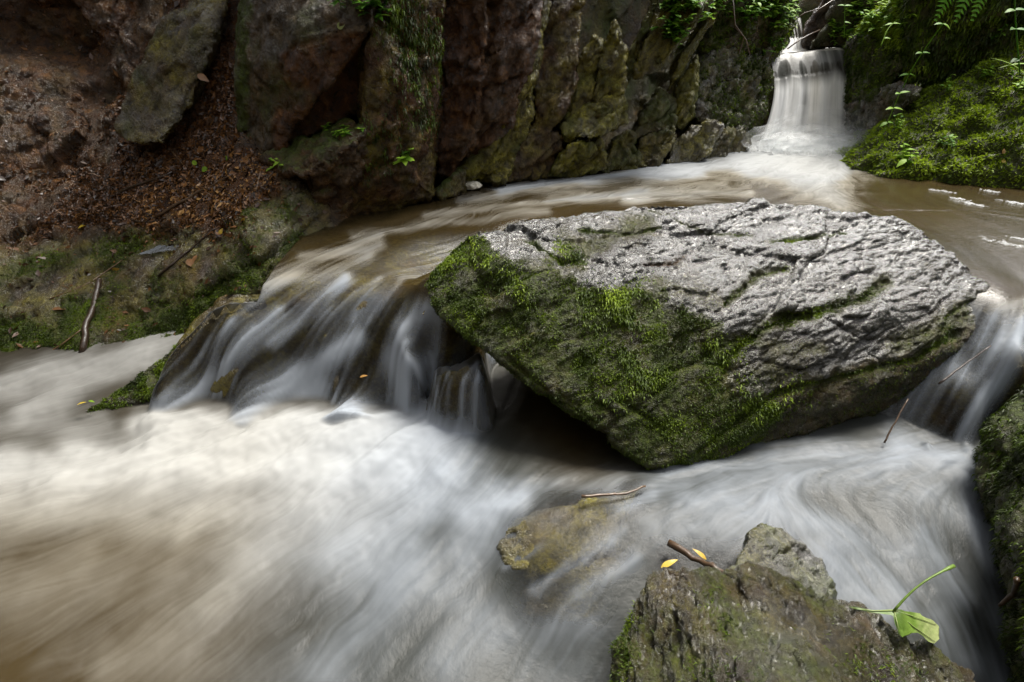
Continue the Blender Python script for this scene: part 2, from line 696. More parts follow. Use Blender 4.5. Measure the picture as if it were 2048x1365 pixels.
scene.view_settings.look = 'None'
scene.view_settings.exposure = 1.15
scene.view_settings.gamma = 1.0

#@@ BUILD
# ================================================================== WATER
def lic(nx, ny, vx, vy, steps, seed, blur=0):
    """line integral convolution: noise smeared along the flow, as a long exposure does"""
    rng = np.random.default_rng(seed)
    tex = rng.normal(size=(ny, nx))
    for _ in range(blur):
        tex = (tex + np.roll(tex, 1, 0) + np.roll(tex, -1, 0) + np.roll(tex, 1, 1) + np.roll(tex, -1, 1)) / 5
    tex /= tex.std()
    gx, gy = np.meshgrid(np.arange(nx, dtype=float), np.arange(ny, dtype=float))
    acc = tex.copy()
    for sgn in (1, -1):
        px, py = gx.copy(), gy.copy()
        for k in range(steps):
            ix = np.clip(px.round().astype(np.int32), 0, nx - 1)
            iy = np.clip(py.round().astype(np.int32), 0, ny - 1)
            px = px + sgn * vx[iy, ix]
            py = py + sgn * vy[iy, ix]
            x0 = np.clip(np.floor(px).astype(np.int32), 0, nx - 2)
            y0 = np.clip(np.floor(py).astype(np.int32), 0, ny - 2)
            fx = np.clip(px - x0, 0, 1)
            fy = np.clip(py - y0, 0, 1)
            acc += ((tex[y0, x0] * (1 - fx) + tex[y0, x0 + 1] * fx) * (1 - fy) + (tex[y0 + 1, x0] * (1 - fx) + tex[y0 + 1, x0 + 1] * fx) * fy) * (1 - k / steps)
    acc -= acc.mean()
    return acc / acc.std()


def flow_field(X, Yg, lines, zf, sig):
    """unit flow directions on the grid from hand drawn stream lines (pixels laid on the water)"""
    fx = np.zeros(X.shape); fy = np.zeros(X.shape); ws = np.full(X.shape, 1e-9)
    for ln in lines:
        P = [Z(a, b, zf) if len(c) == 0 else Z(a, b, c[0]) for a, b, *c in ln]
        for p, q in zip(P[:-1], P[1:]):
            d = q[:2] - p[:2]
            L = np.linalg.norm(d)
            n = max(1, int(L / .15))
            d = d / max(L, 1e-6)
            for k in range(n):
                m = p[:2] + (q[:2] - p[:2]) * ((k + .5) / n)
                r2 = (X - m[0]) ** 2 + (Yg - m[1]) ** 2
                wg = np.exp(-r2 / sig ** 2) + 1e-3 / (r2 + .02) ** 2 * 1e-1
                fx += wg * d[0]; fy += wg * d[1]; ws += wg
    l = np.sqrt(fx ** 2 + fy ** 2) + 1e-9
    return fx / l, fy / l


def strokes(q, lst):
    """soft patches along drawn lines; each (points, half width, strength); widths in pixels of the photo"""
    keep = np.ones(len(q))
    for pts, wd, s in lst:
        if len(pts) == 1:
            d = np.linalg.norm(q - np.array(pts[0]), axis=1)
        else:
            d, _ = polydist(q, pts, False)
        keep *= 1 - s * np.exp(-(d / wd) ** 2)
    return 1 - keep


def grid_faces(nx, ny, keep=None):
    i = (np.arange(ny - 1)[:, None] * nx + np.arange(nx - 1)[None, :]).ravel()
    f = np.stack([i, i + 1, i + 1 + nx, i + nx], 1)
    if keep is not None:
        f = f[keep[f].all(1)]
        used = np.unique(f)
        m = np.zeros(len(keep), np.int64)
        m[used] = np.arange(len(used))
        return m[f], used
    return f, np.arange(nx * ny)


# ---- upper pool, cascade and the chute right of the boulder: one sheet
UP = [Z(*p) for p in [
    (1500, 300, .42), (1600, 290, .44), (1700, 300, .43), (1300, 340, .40), (1000, 380, .40), (870, 405, .40), (2048, 380, .40), (1800, 380, .40),
    (650, 475, .40), (900, 450, .40), (760, 480, .40), (500, 535, .385), (560, 520, .39), (1000, 455, .40), (1900, 470, .40), (2048, 470, .40), (2300, 450, .40), (1500, 400, .40),
    (450, 590, .345), (600, 562, .365), (750, 540, .375), (860, 560, .37), (940, 600, .35), (520, 600, .33), (680, 600, .33), (800, 620, .33),
    (400, 655, .25), (350, 750, .125), (300, 800, .06), (450, 720, .175), (550, 710, .185), (640, 690, .21), (700, 700, .20), (780, 690, .235), (850, 660, .27),
    (900, 690, .215), (950, 715, .20), (820, 725, .20), (870, 745, .165), (930, 745, .155), (990, 735, .14),
    (300, 840, .0), (450, 852, .0), (640, 855, .0), (760, 850, .0), (850, 838, .0), (930, 800, .0), (1000, 770, .0),
    (300, 880, -.12), (450, 895, -.12), (640, 900, -.12), (780, 895, -.12), (880, 870, -.12), (1010, 800, -.12), (1060, 800, -.15),
    (2048, 555, .385), (2000, 620, .365), (1990, 680, .30), (1950, 740, .22), (1900, 800, .14), (1860, 880, .05), (2060, 700, .30), (2040, 780, .20), (1960, 840, .10), (1920, 905, .03), (1850, 920, .02),
    (1860, 970, -.12), (1780, 930, -.1), (1950, 950, -.12)]] + [np.array(p) for p in [
        (.25, 1.45, -.1), (.35, 1.62, .15), (.8, 1.5, .15), (1.1, 1.4, .12), (1.2, 1.2, -.1), (.7, 1.25, -.12), (.4, 1.3, -.15), (1.6, 1.0, -.15), (-1.2, 1.1, -.25), (0, 1.1, -.25), (.8, 1.0, -.2), (-1.2, 2.2, .40), (-1, 3, .4), (4, 4, .4), (1, 5, .42), (-1.6, 1.2, -.25), (-1.6, 1.45, -.05), (4, 2.4, .4), (2.2, 1.45, .33), (2.3, 1.1, .05)]]
STEP = .008
xs = np.arange(-1.6, 3.9, STEP)
ys = np.arange(1.12, 4.75, STEP)
GX, GY = np.meshgrid(xs, ys)
q = np.stack([GX.ravel(), GY.ravel()], 1)
H = rbf(UP, q, 2e-4)
H = np.where(q[:, 1] > 2.5, .40 + (H - .40) * .3, H)
H = np.minimum(H, .46)
up_lines = [
    [(1600, 300), (1450, 340), (1200, 385), (1000, 430), (800, 480), (700, 530)], [(1500, 300), (1250, 345), (1000, 380), (850, 430), (650, 490), (520, 560, .36), (450, 610, .32)],
    [(1650, 330), (1500, 400), (1200, 430), (950, 480), (820, 545, .37), (720, 600, .33), (600, 720, .18), (500, 840, .0)], [(1700, 330), (1750, 400), (1850, 440), (1950, 500), (2020, 600, .36), (1960, 740, .22), (1880, 880, .05)],
    [(700, 500), (600, 550, .37), (500, 620, .3), (420, 700, .19), (310, 840, .0)], [(800, 540, .38), (700, 620, .3), (560, 760, .13), (440, 850, .0)], [(860, 560, .37), (800, 680, .25), (740, 760, .12), (680, 850, .0)],
    [(880, 640, .3), (800, 720, .2), (800, 840, .0)], [(920, 690, .21), (880, 745, .16), (870, 835, .0)], [(1700, 300), (1900, 400), (2048, 420)], [(950, 710, .2), (950, 745, .15), (935, 800, 0)]]
FX, FY = flow_field(GX, GY, up_lines, .40, .16)
ang = (1.3 * fbm(np.c_[q * 7, np.zeros(len(q))], 3, 56) * sstep(1.9, 2.4, q[:, 1])).reshape(GX.shape)
L1 = lic(len(xs), len(ys), FX * np.cos(ang) - FY * np.sin(ang), FX * np.sin(ang) + FY * np.cos(ang), 20, 3, 0).ravel()
L2 = lic(len(xs), len(ys), FX, FY, 60, 4, 10).ravel()
v = np.stack([q[:, 0], q[:, 1], H], 1)
pq = proj(v)
nm = fbm(v * np.array([3, 3, 3]), 3, 77) * 14
pq = pq + np.stack([nm, nm * .5], 1)
foam_up = strokes(pq, [
    ([(1560, 270), (1640, 280), (1730, 285)], 45, 1.0), ([(1480, 300), (1680, 320)], 34, .95), ([(1500, 330), (1660, 345)], 30, .75), ([(1600, 370), (1680, 400)], 34, .42), ([(1300, 345), (1500, 318)], 20, .75),
    ([(1000, 378), (1150, 358), (1400, 338)], 13, .72), ([(920, 400), (1020, 382)], 9, .35), ([(1100, 400), (1450, 370)], 12, .30), ([(850, 430), (1300, 385)], 7, .30), ([(1250, 400), (1500, 385)], 9, .35),
    ([(700, 470), (900, 440), (1100, 425)], 8, .28), ([(520, 560), (620, 520), (760, 490)], 12, .38), ([(430, 605), (500, 575), (640, 555), (740, 515)], 15, .40), ([(600, 510), (760, 470)], 8, .3),
    ([(695, 560), (610, 640), (548, 690)], 13.6, 0.73), ([(560, 625), (500, 690), (430, 755)], 12.0, 0.69), ([(440, 755), (380, 800), (335, 840)], 20.8, 0.73), ([(455, 640), (390, 710), (295, 825)], 11.2, 0.65),
    ([(715, 680), (650, 720), (590, 770)], 19.2, 0.73), ([(590, 760), (520, 810), (470, 850)], 27.2, 0.82), ([(640, 780), (620, 850)], 24.0, 0.60), ([(510, 660), (440, 730)], 8.8, 0.43),
    ([(860, 625), (820, 665), (790, 730)], 19.2, 0.73), ([(790, 720), (800, 780), (800, 845)], 20.8, 0.73), ([(840, 740), (830, 840)], 7.2, 0.52), ([(870, 750), (868, 830)], 4.0, 0.60), ([(895, 748), (890, 830)], 4.8, 0.60), ([(925, 745), (915, 820)], 4.8, 0.47), ([(955, 740), (945, 800)], 4.0, 0.43),
    ([(880, 715), (800, 735)], 9.6, 0.39), ([(300, 838), (640, 842), (930, 830)], 17, .95), ([(610, 800), (700, 825), (740, 835)], 26, .75), ([(760, 560), (700, 640)], 7, .25), ([(810, 560), (740, 650)], 6, .25),
    ([(2048, 660), (2000, 690), (1930, 750)], 26, .85), ([(1990, 640), (1960, 690)], 14, .7), ([(2048, 720), (1970, 790), (1930, 840)], 22, .65), ([(1930, 750), (1880, 860)], 12, .4), ([(1960, 800), (1900, 900)], 22, .45), ([(2060, 600), (2000, 625)], 9, .35), ([(1770, 910), (1930, 915)], 18, .7)])
rib = strokes(pq, [([(640, 590), (520, 680), (370, 820)], 15, .9), ([(735, 610), (620, 690), (525, 745)], 18, .9), ([(710, 720), (660, 770), (630, 840)], 17, .9), ([(900, 700), (830, 715)], 15, .6), ([(580, 600), (440, 720)], 8, .5), ([(480, 620), (420, 670)], 10, .6)])
onslope = sstep(.395, .33, H)
f0 = 1 - (1 - np.clip(foam_up * (1 + .22 * onslope), 0, 1)) * (1 - .10 * onslope)
f0 = f0 * (1 - .45 * rib * onslope) * (1 - onslope * (.30 - .30 * np.clip(L2 * .7, -1, 1)))
foam = np.clip(f0 + ((.10 * L1 + .085 * L2) * (1 + 2.0 * onslope) + .24 * fbm(v * np.array([6., 9., 6.]), 4, 93) * (1 - onslope)) * np.sqrt(np.clip(f0 * (1.08 - f0), 0, 1)) * 1.1, 0, 1)
deep = np.clip(.92 - .80 * sstep(.398, .35, H) - .3 * area(v, [(430, 560), (700, 450), (900, 450), (900, 600), (430, 660)], 40), .06, 1)
deep = np.maximum(deep, .95 * sstep(1.9, 2.4, v[:, 1]))
cream = np.clip(.72 * (1 - onslope) * sstep(.75, .2, foam_up) + .20 + .3 * sstep(1200, 1700, pq[:, 0]) * sstep(420, 330, pq[:, 1]) - .4 * onslope + .5 * area(v, [(420, 560), (560, 500), (700, 520), (560, 600), (440, 640)], 30), 0, 1)
v[:, 2] += .0035 * L2 * (.3 + foam_up) + .0012 * L1 * foam_up + .03 * strokes(pq, [([(1560, 265), (1640, 270), (1730, 285)], 40, 1.0)]) * (1 + .6 * fbm(v * 9, 3, 5))
v[:, 2] += .005 * (foam_up - .6 * rib) * onslope + .0022 * L1 * onslope
UPV, UPF, UPD, UPC = v, foam, deep, cream
UPA = sstep(.37, .397, H) * (1 - .5 * foam_up)

# the cascade is held on its left by the mossy ridge: nothing of the upper sheet beyond it
RL = np.array([Z(*p)[:2] for p in [(180, 818, .02), (268, 757, .085), (330, 714, .145), (385, 668, .21), (430, 634, .26), (522, 594, .33)]])
RL = RL[np.argsort(RL[:, 0])]


def beyond(g, off):
    yl = np.interp(g[:, 0], RL[:, 0], RL[:, 1])
    return sstep(0, .03, g[:, 1] - yl - off) * (g[:, 0] < RL[-1, 0])


# bedrock under the shallow water
bed = v.copy()
bed[:, 2] = H - .026 + .012 * rib * onslope + .010 * fbm(np.stack([q[:, 0], q[:, 1], H], 1) * 14, 4, 12) + .012 * np.clip(L2, -1.5, 1.5) * onslope * .4
k2 = (H > -.12) & (q[:, 1] < 2.3) & (q[:, 0] > -1.45)
f, used = grid_faces(len(xs), len(ys), k2)
p_ = proj(np.c_[q, np.full(len(q), .01)])
bed[:, 2] -= .6 * beyond(q, .03)
bed[:, 2] -= .4 * sstep(840, 870, p_[:, 1]) * (p_[:, 0] < 1010) * (q[:, 1] < 1.8) + .4 * sstep(940, 985, p_[:, 0]) * sstep(700, 745, p_[:, 1]) * (p_[:, 0] < 1250)
n_ = vnormals(bed, grid_faces(len(xs), len(ys))[0])
a_, c_ = facets(bed, (-.5, -.6, -.5), .16, 31, (2.4, .8, .9))
bed = bed + n_ * (.010 * a_ - .006 * c_)[:, None]
bd = mesh_obj('stream_bed', bed[used], f, M['rock'], attrs={'algae': np.clip(.45 + .5 * fbm(bed[used] * 8, 3, 2), 0, 1), 'pale': np.clip(.3 + .5 * fbm(bed[used] * 9, 3, 6), 0, 1), 'clay': np.clip(.25 + .3 * fbm(bed[used] * 5, 3, 4), 0, 1)})
tag(bd, 'dark brown ribbed rock bed below the cascade', kind='structure')

# ---- lower pool
STEP2 = .0055
xs2 = np.arange(-2.7, 2.1, STEP2)
ys2 = np.arange(.36, 2.1, STEP2)
GX2, GY2 = np.meshgrid(xs2, ys2)
q2 = np.stack([GX2.ravel(), GY2.ravel()], 1)
LOW = [Z(*p) for p in [(0, 740, .06), (160, 700, .07), (350, 660, .09), (200, 790, .02), (100, 850, .01), (300, 870, .015), (640, 880, .02), (800, 870, .015), (1000, 800, .0), (1150, 880, .0), (0, 1000, 0), (400, 1000, .01), (700, 1000, .0),
                       (0, 1300, -.03), (400, 1300, -.03), (800, 1300, -.03), (1100, 1340, -.06), (1000, 1150, -.02), (1290, 945, .02), (1400, 925, .035), (1600, 900, .04), (1800, 910, .035), (1950, 960, .03), (1150, 990, .04), (1050, 1040, .035), (1250, 985, .05), (1400, 1010, .06), (1600, 1010, .05), (1800, 1050, .03),
                       (1400, 1100, .04), (1200, 1100, .035), (1100, 1200, -.01), (1230, 1230, -.01), (1250, 1130, .02), (1750, 1150, .02), (1900, 1200, -.01), (1960, 1365, -.06), (900, 1250, -.03), (1850, 1250, .0)]] + [np.array(p) for p in [(-2.7, .4, -.03), (-2.6, 2, .06), (0, 2, .0), (2, 1.5, .03), (2, .5, -.1), (1, 1.8, 0), (0, .4, -.06)]]
H2 = rbf(LOW, q2, 2e-4)
v2 = np.stack([q2[:, 0], q2[:, 1], H2], 1)
lo_lines = [
    [(900, 870), (700, 1000), (500, 1150), (200, 1330)], [(600, 870), (400, 960), (150, 1050), (-100, 1120)], [(300, 860), (100, 900), (-200, 950)], [(1000, 900), (900, 1030), (750, 1200), (550, 1400)], [(800, 1000), (500, 1220), (300, 1380)],
    [(400, 670, .08), (200, 730, .06), (0, 800, .04)], [(1900, 900), (1700, 930), (1500, 930), (1300, 960), (1150, 1000), (1020, 1060), (900, 1170), (760, 1330)], [(1850, 940), (1600, 980), (1450, 1010), (1300, 1030), (1180, 1080), (1050, 1170), (960, 1300)],
    [(1500, 990), (1650, 1030), (1800, 1100), (1900, 1220), (1960, 1400)], [(1600, 1060), (1750, 1140), (1850, 1260)], [(1900, 960), (1940, 1080), (1970, 1200)], [(1400, 1040), (1350, 1100), (1280, 1150), (1180, 1250), (1100, 1365)], [(1250, 1000), (1120, 1090), (1000, 1200), (900, 1365)], [(1050, 780, 0), (1000, 900), (960, 1000)], [(1200, 880), (1080, 960), (1000, 1020)]]
FX2, FY2 = flow_field(GX2, GY2, lo_lines, .0, .17)
ang = (.55 * fbm(np.c_[q2 * 11, np.zeros(len(q2))], 3, 55)).reshape(GX2.shape)
K1 = lic(len(xs2), len(ys2), FX2 * np.cos(ang) - FY2 * np.sin(ang), FX2 * np.sin(ang) + FY2 * np.cos(ang), 16, 13, 0).ravel()
K2 = lic(len(xs2), len(ys2), FX2, FY2, 36, 14, 6).ravel()
K3 = lic(len(xs2), len(ys2), FX2, FY2, 46, 15, 70).ravel()
p2 = proj(v2)
nm = fbm(v2 * 5, 3, 79) * 26
p2 = p2 + np.stack([nm, nm * .6], 1)
foam2 = strokes(p2, [
    ([(280, 850), (640, 856), (920, 845)], 26, 1.0), ([(1800, 890), (1930, 930)], 34, .6), ([(320, 880), (640, 890), (850, 880)], 48, 1.0), ([(150, 900), (500, 930), (800, 930)], 44, .92), ([(0, 930), (300, 960)], 45, .78), ([(-100, 960), (150, 960)], 40, .6), ([(600, 980), (900, 950)], 66, .68), ([(400, 1010), (650, 1050)], 60, .6), ([(850, 1000), (700, 1100)], 60, .55),
    ([(0, 1010), (350, 1040)], 50, .5), ([(500, 1120), (800, 1130)], 60, .45), ([(0, 1150), (400, 1180), (700, 1220)], 110, .30), ([(450, 1200), (200, 1340)], 40, .32), ([(760, 1200), (640, 1330)], 50, .36), ([(100, 1300), (600, 1340)], 60, .16), ([(860, 1150), (960, 1230), (900, 1330)], 50, .26), ([(1000, 1280), (1180, 1250)], 40, .25), ([(1050, 1340), (1200, 1350)], 40, .12),
    ([(360, 668), (150, 735), (-50, 790)], 30, .72), ([(300, 720), (50, 820)], 30, .6), ([(0, 850), (200, 835)], 22, .35),
    ([(1000, 990), (1120, 960), (1200, 955)], 26, .62), ([(940, 1030), (1020, 1000)], 36, .62), ([(930, 1110), (990, 1060)], 40, .45), ([(1330, 935), (1550, 915), (1800, 905)], 22, .55), ([(1300, 970), (1500, 960), (1760, 940)], 32, .36), ([(1780, 980), (1930, 1010)], 50, .28),
    ([(1380, 1010), (1560, 1010)], 34, .55), ([(1320, 1050), (1450, 1060)], 34, .4), ([(1500, 1040), (1660, 1050), (1800, 1110)], 30, .55), ([(1680, 1120), (1800, 1180)], 46, .55), ([(1600, 1080), (1700, 1190)], 34, .42), ([(1850, 1080), (1920, 1180)], 34, .55), ([(1880, 1230), (1940, 1330)], 38, .34), ([(1660, 1170), (1760, 1215)], 26, .5), ([(1940, 1020), (1975, 1130)], 16, .55), ([(1965, 960), (1990, 1150), (2010, 1365)], 30, .5),
    ([(1150, 1050), (1010, 1130)], 10, .35), ([(1210, 1080), (1080, 1190)], 13, .40), ([(1260, 1120), (1180, 1200)], 20, .40), ([(1240, 1060), (1160, 1110)], 10, .3), ([(1230, 1010), (1300, 985)], 16, .5)])
hole = strokes(p2, [([(1100, 800), (1160, 880)], 70, .98), ([(1040, 770), (1180, 920)], 40, .9), ([(1700, 1020), (1850, 1010)], 20, .45), ([(1340, 1110), (1440, 1130)], 22, .8), ([(1000, 930), (1100, 940)], 22, .4), ([(1060, 1060), (1130, 1040)], 36, .75), ([(1100, 1200), (1180, 1180)], 30, .35), ([(1560, 1110), (1600, 1140)], 26, .85)])
f0 = foam2 * (1 - hole)
f0 = f0 * (1 - .22 * sstep(940, 1080, p2[:, 1]) - .26 * sstep(980, 1200, p2[:, 1]) * sstep(1000, 700, p2[:, 0]) - .28 * sstep(900, 1150, p2[:, 0]))
cl2 = fbm(v2 * np.array([5., 5., 5.]), 4, 91)
foam = np.clip(f0 + ((.050 * K1 + .030 * K2 + .055 * K3) * (.8 + .8 * sstep(900, 1200, p2[:, 0])) + .33 * cl2) * np.sqrt(np.clip(f0 * (1.1 - f0), 0, 1)) * 1.0, 0, 1)
sub = strokes(p2, [([(1060, 1060), (1150, 1030), (1240, 1000)], 46, 1.0), ([(1080, 1130), (1200, 1110)], 60, .9), ([(1080, 1210), (1180, 1220)], 40, .8), ([(1340, 1110), (1450, 1130)], 40, .8), ([(1530, 1090), (1600, 1150)], 60, .95)])
deep = np.clip(.93 - .9 * sub, .05, 1)
cream = np.clip(.62 - .65 * sstep(450, 1000, p2[:, 0] + .55 * (p2[:, 1] - 900)) + .35 * sstep(930, 1100, p2[:, 1]) * sstep(700, 300, p2[:, 0]), 0, 1)
cream = np.maximum(cream, strokes(p2, [([(1080, 800), (1160, 880)], 80, .95)]))
v2[:, 2] += .0016 * K2 * (.3 + f0) + .006 * K3 * (.3 + f0) + .0004 * K1 * f0 + .016 * cl2 * (.2 + f0) + .018 * strokes(p2, [([(320, 875), (640, 880), (850, 870)], 36, 1.0)])
# ---- both levels joined into one continuous surface
def bil(arr):
    A_ = arr.reshape(len(ys), len(xs))
    gx_ = np.clip((q2[:, 0] - xs[0]) / STEP, 0, len(xs) - 1.001); gy_ = np.clip((q2[:, 1] - ys[0]) / STEP, 0, len(ys) - 1.001)
    i_, j_ = gx_.astype(int), gy_.astype(int)
    fx_, fy_ = gx_ - i_, gy_ - j_
    return (A_[j_, i_] * (1 - fx_) + A_[j_, i_ + 1] * fx_) * (1 - fy_) + (A_[j_ + 1, i_] * (1 - fx_) + A_[j_ + 1, i_ + 1] * fx_) * fy_


zu = bil(UPV[:, 2])
zu = np.where((q2[:, 0] < xs[0]) | (q2[:, 1] < ys[0]), -1, zu)
zu = np.where(q2[:, 0] < -1.40, np.minimum(zu, -.1 - 3 * (-1.40 - q2[:, 0])), zu)
def footcut(g):
    p = proj(np.c_[g, np.full(len(g), .01)])
    return .3 * sstep(855, 885, p[:, 1]) * (p[:, 0] < 1010) * (g[:, 1] < 1.8) + .3 * sstep(960, 1010, p[:, 0]) * sstep(715, 760, p[:, 1]) * (p[:, 0] < 1250)


zu = zu - footcut(q2) - .5 * beyond(q2, -.035)
KS = .022
hh = np.clip(.5 + .5 * (zu - v2[:, 2]) / KS, 0, 1)
zc = v2[:, 2] * (1 - hh) + zu * hh + KS * hh * (1 - hh)
wj = sstep(-.012, .03, zu - v2[:, 2])
cmb = lambda u, l: bil(u) * wj + l * (1 - wj)
v3 = np.stack([q2[:, 0], q2[:, 1], zc], 1)
fc = np.maximum(cmb(UPF, foam), foam * sstep(.07, .01, zu - v2[:, 2]))
f, used = grid_faces(len(xs2), len(ys2))
pool = mesh_obj('stream_water', v3, f, M['water'], attrs={'foam': fc, 'calm': bil(UPA) * wj, 'deep': cmb(UPD, deep), 'cream': cmb(UPC, cream)})
tag(pool, 'silky cascade running into the cream and grey foaming lower pool', kind='structure')
f, used = grid_faces(len(xs), len(ys), (q[:, 1] >= ys2[-1] - .02) | (q[:, 0] > xs2[-1] - .02))
UPV[:, 2] -= np.where((q[:, 1] < ys2[-1]) & (q[:, 0] < xs2[-1]), .001, 0)
stream = mesh_obj('stream_water', UPV[used], f, M['water'], attrs={'foam': UPF[used], 'calm': UPA[used], 'deep': UPD[used], 'cream': UPC[used]})
tag(stream, 'brown upper pool with white foam spreading from the waterfall', kind='structure')

# ground under everything, one large sheet
gb = MB()
gx = np.linspace(-30, 30, 61)
GXg, GYg = np.meshgrid(gx, gx)
gz = -.45 + .25 * np.clip(np.abs(GXg - .8) - 3.5, 0, 30) + .15 * np.clip(np.abs(GYg - 2) - 7, 0, 30) + .1 * fbm(np.stack([GXg.ravel(), GYg.ravel(), 0 * GXg.ravel()], 1) * .7, 3, 3).reshape(GXg.shape)
f, used = grid_faces(61, 61)
g = mesh_obj('ground', np.stack([GXg.ravel(), GYg.ravel(), gz.ravel()], 1), f, M['rock'], attrs={'clay': np.full(61 * 61, .7)})
tag(g, 'dark earth floor of the gorge', kind='structure')

# ================================================================== LEFT SLOPE AND CLIFF BACKING
def sheet_xz(ctrl, x0, x1, z0, z1, step, sm=2e-4):
    """steep ground: y as a function of (x, z)"""
    a = np.arange(x0, x1, step); b = np.arange(z0, z1, step)
    A, B = np.meshgrid(a, b)
    q = np.stack([A.ravel(), B.ravel()], 1)
    y = rbf([(p[0], p[2], p[1]) for p in ctrl], q, sm)
    return np.stack([q[:, 0], y, q[:, 1]], 1), grid_faces(len(a), len(b))[0]


SL = [Y(*p) for p in [
    (0, 725, 1.66), (160, 695, 1.74), (360, 655, 1.84), (-300, 760, 1.55), (440, 600, 1.86), (500, 545, 1.88), (560, 515, 1.95), (640, 480, 2.12),
    (0, 600, 1.95), (200, 575, 1.98), (350, 540, 1.98), (460, 500, 1.98), (590, 450, 2.10), (630, 420, 2.18), (0, 520, 2.12), (200, 480, 2.16), (330, 460, 2.16), (450, 430, 2.13), (560, 390, 2.16), (600, 370, 2.2),
    (0, 450, 2.35), (150, 410, 2.38), (300, 340, 2.42), (430, 330, 2.36), (520, 330, 2.30), (575, 350, 2.24), (200, 200, 2.82), (350, 200, 2.66), (430, 200, 2.58), (470, 260, 2.45), (300, 50, 2.98), (440, -10, 2.86), (470, 100, 2.66),
    (0, 300, 2.60), (0, 100, 2.85), (100, -50, 3.05), (-400, 400, 2.2), (-400, 0, 2.6), (700, 300, 2.7), (700, 0, 2.9), (800, 430, 2.7)]]
sv, sf = sheet_xz(SL, -4.2, -.35, -.15, 2.2, .0075)
n_ = vnormals(sv, sf)
if n_[:, 1].mean() > 0:
    sf = sf[:, ::-1].copy(); n_ = -n_
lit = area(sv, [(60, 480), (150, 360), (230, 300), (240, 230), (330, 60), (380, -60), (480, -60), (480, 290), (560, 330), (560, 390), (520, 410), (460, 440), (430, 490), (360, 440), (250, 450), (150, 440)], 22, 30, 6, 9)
a_, c_ = facets(sv, (.5, .3, .8), .22, 61, (1.8, .8, 1.2))
a2, c2 = facets(sv, (.5, .3, .8), .075, 62, (1.8, .8, 1.2))
fb_ = fbm(sv * 4, 4, 8)
dark = area(sv, [(-200, 470), (0, 470), (90, 420), (190, 290), (270, 130), (300, -50), (-200, -80)], 30)
dsp = (.026 * fb_ + (.028 + .035 * dark) * a_ - .009 * c_ + .014 * a2 - .006 * c2) * (1 - .75 * lit) + lit * (.012 * fbm(sv * 16, 3, 9) + .006 * gnoise(sv * 60, 4))
dsp += -.10 * strokes(proj(sv), [([(20, 60), (150, 90)], 50, 1), ([(165, 185), (215, 170)], 28, .9)])
sv = sv + n_ * dsp[:, None]
n_ = vnormals(sv, sf)
sv = sv + n_ * ((.006 * ridged(sv * 20, 3, 5) + .004 * facets(sv, (.5, .3, .8), .035, 63)[0]) * (1 - lit))[:, None]
s_ = fbm(sv * 6, 4, 21)
low = area(sv, [(-100, 800), (-100, 500), (180, 480), (340, 450), (520, 390), (600, 370), (660, 480), (440, 620), (300, 720)], 30, 25)
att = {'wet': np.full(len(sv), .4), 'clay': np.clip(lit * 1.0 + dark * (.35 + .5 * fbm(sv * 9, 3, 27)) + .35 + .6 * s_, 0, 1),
       'pale': np.clip(low * (.42 + .8 * fbm(sv * 5 + 3, 4, 22)), 0, .8) * (1 - lit),
       'moss': np.clip(low * (.25 + .9 * fbm(sv * 4 + 7, 4, 23)) + .75 * area(sv, [(-50, 640), (60, 640), (120, 700), (-50, 730)], 25, 15) + .6 * area(sv, [(190, 690), (330, 640), (430, 560), (600, 470), (650, 480), (440, 640), (300, 700)], 18, 20) + .25 * s_ - .05, 0, 1) * (1 - lit * .9),
       'algae': np.clip(low * (.35 + .7 * fbm(sv * 7 + 5, 3, 24)), 0, 1) * (1 - lit)}
hs = mesh_obj('hillside', sv, sf, M['rock'], attrs=att)
tag(hs, 'wet brown rock and soil slope on the left of the stream', kind='structure')
B_SLOPE = bvh_of(sv, sf)
SURF.append(B_SLOPE)
SLOPE = (sv, sf, lit, att)
w_ = np.clip(att['moss'] - .25, 0, 1) * (proj(sv)[:, 1] > 380)
mo = moss_on(hs, sv, sf, w_, 16000, .010, .0028, 31, name='slope_moss')
tag(mo, kind='stuff')

# dark rock behind the stacked slabs of the gorge wall, and the head of the gorge
BK = [Y(px, py, yy) for px, py, yy in [(480, 420, 2.75), (480, 200, 2.85), (480, 0, 3.0), (700, 440, 2.75), (700, 200, 2.8), (700, 0, 2.85), (870, 400, 2.9), (870, 200, 3.0), (870, 0, 3.0), (1000, 370, 3.2), (1000, 0, 3.25), (1150, 345, 3.5), (1150, 150, 3.6), (1150, 0, 3.7), (1300, 330, 3.8), (1300, 150, 4.0), (1300, 0, 4.1), (1400, 320, 4.1), (1400, 0, 4.3), (1520, 290, 4.6), (1520, 100, 4.7), (1520, 0, 4.8)]] + [np.array(p) for p in [(-1.5, 3.1, 4.4), (.3, 3.4, 4.4), (2, 5.2, 4.4), (-1.5, 2.9, 2.4), (.3, 3.1, 2.4), (2, 4.9, 2.4)]]
bv, bf = sheet_xz(BK, -1.6, 2.05, -.1, 4.4, .018, 1e-3)  # carried up out of view to cut down the sky light
if vnormals(bv, bf)[:, 1].mean() > 0: bf = bf[:, ::-1].copy()
n_ = vnormals(bv, bf)
a_, c_ = facets(bv, (.45, .2, .87), .35, 71)
bv = bv + n_ * (.05 * a_ + .03 * fbm(bv * 3, 3, 2) + .02 * facets(bv, (.45, .2, .87), .12, 72)[0])[:, None]
o = mesh_obj('hillside', bv, bf, M['rock'], attrs={'clay': np.clip(.1 + .5 * fbm(bv * 3, 3, 3), 0, 1), 'algae': np.clip(.15 + .5 * fbm(bv * 5, 3, 13), 0, 1), 'moss': np.clip(.3 + fbm(bv * 4, 3, 9), 0, 1)})
tag(o, 'dark rock face behind the stacked slabs', kind='structure')
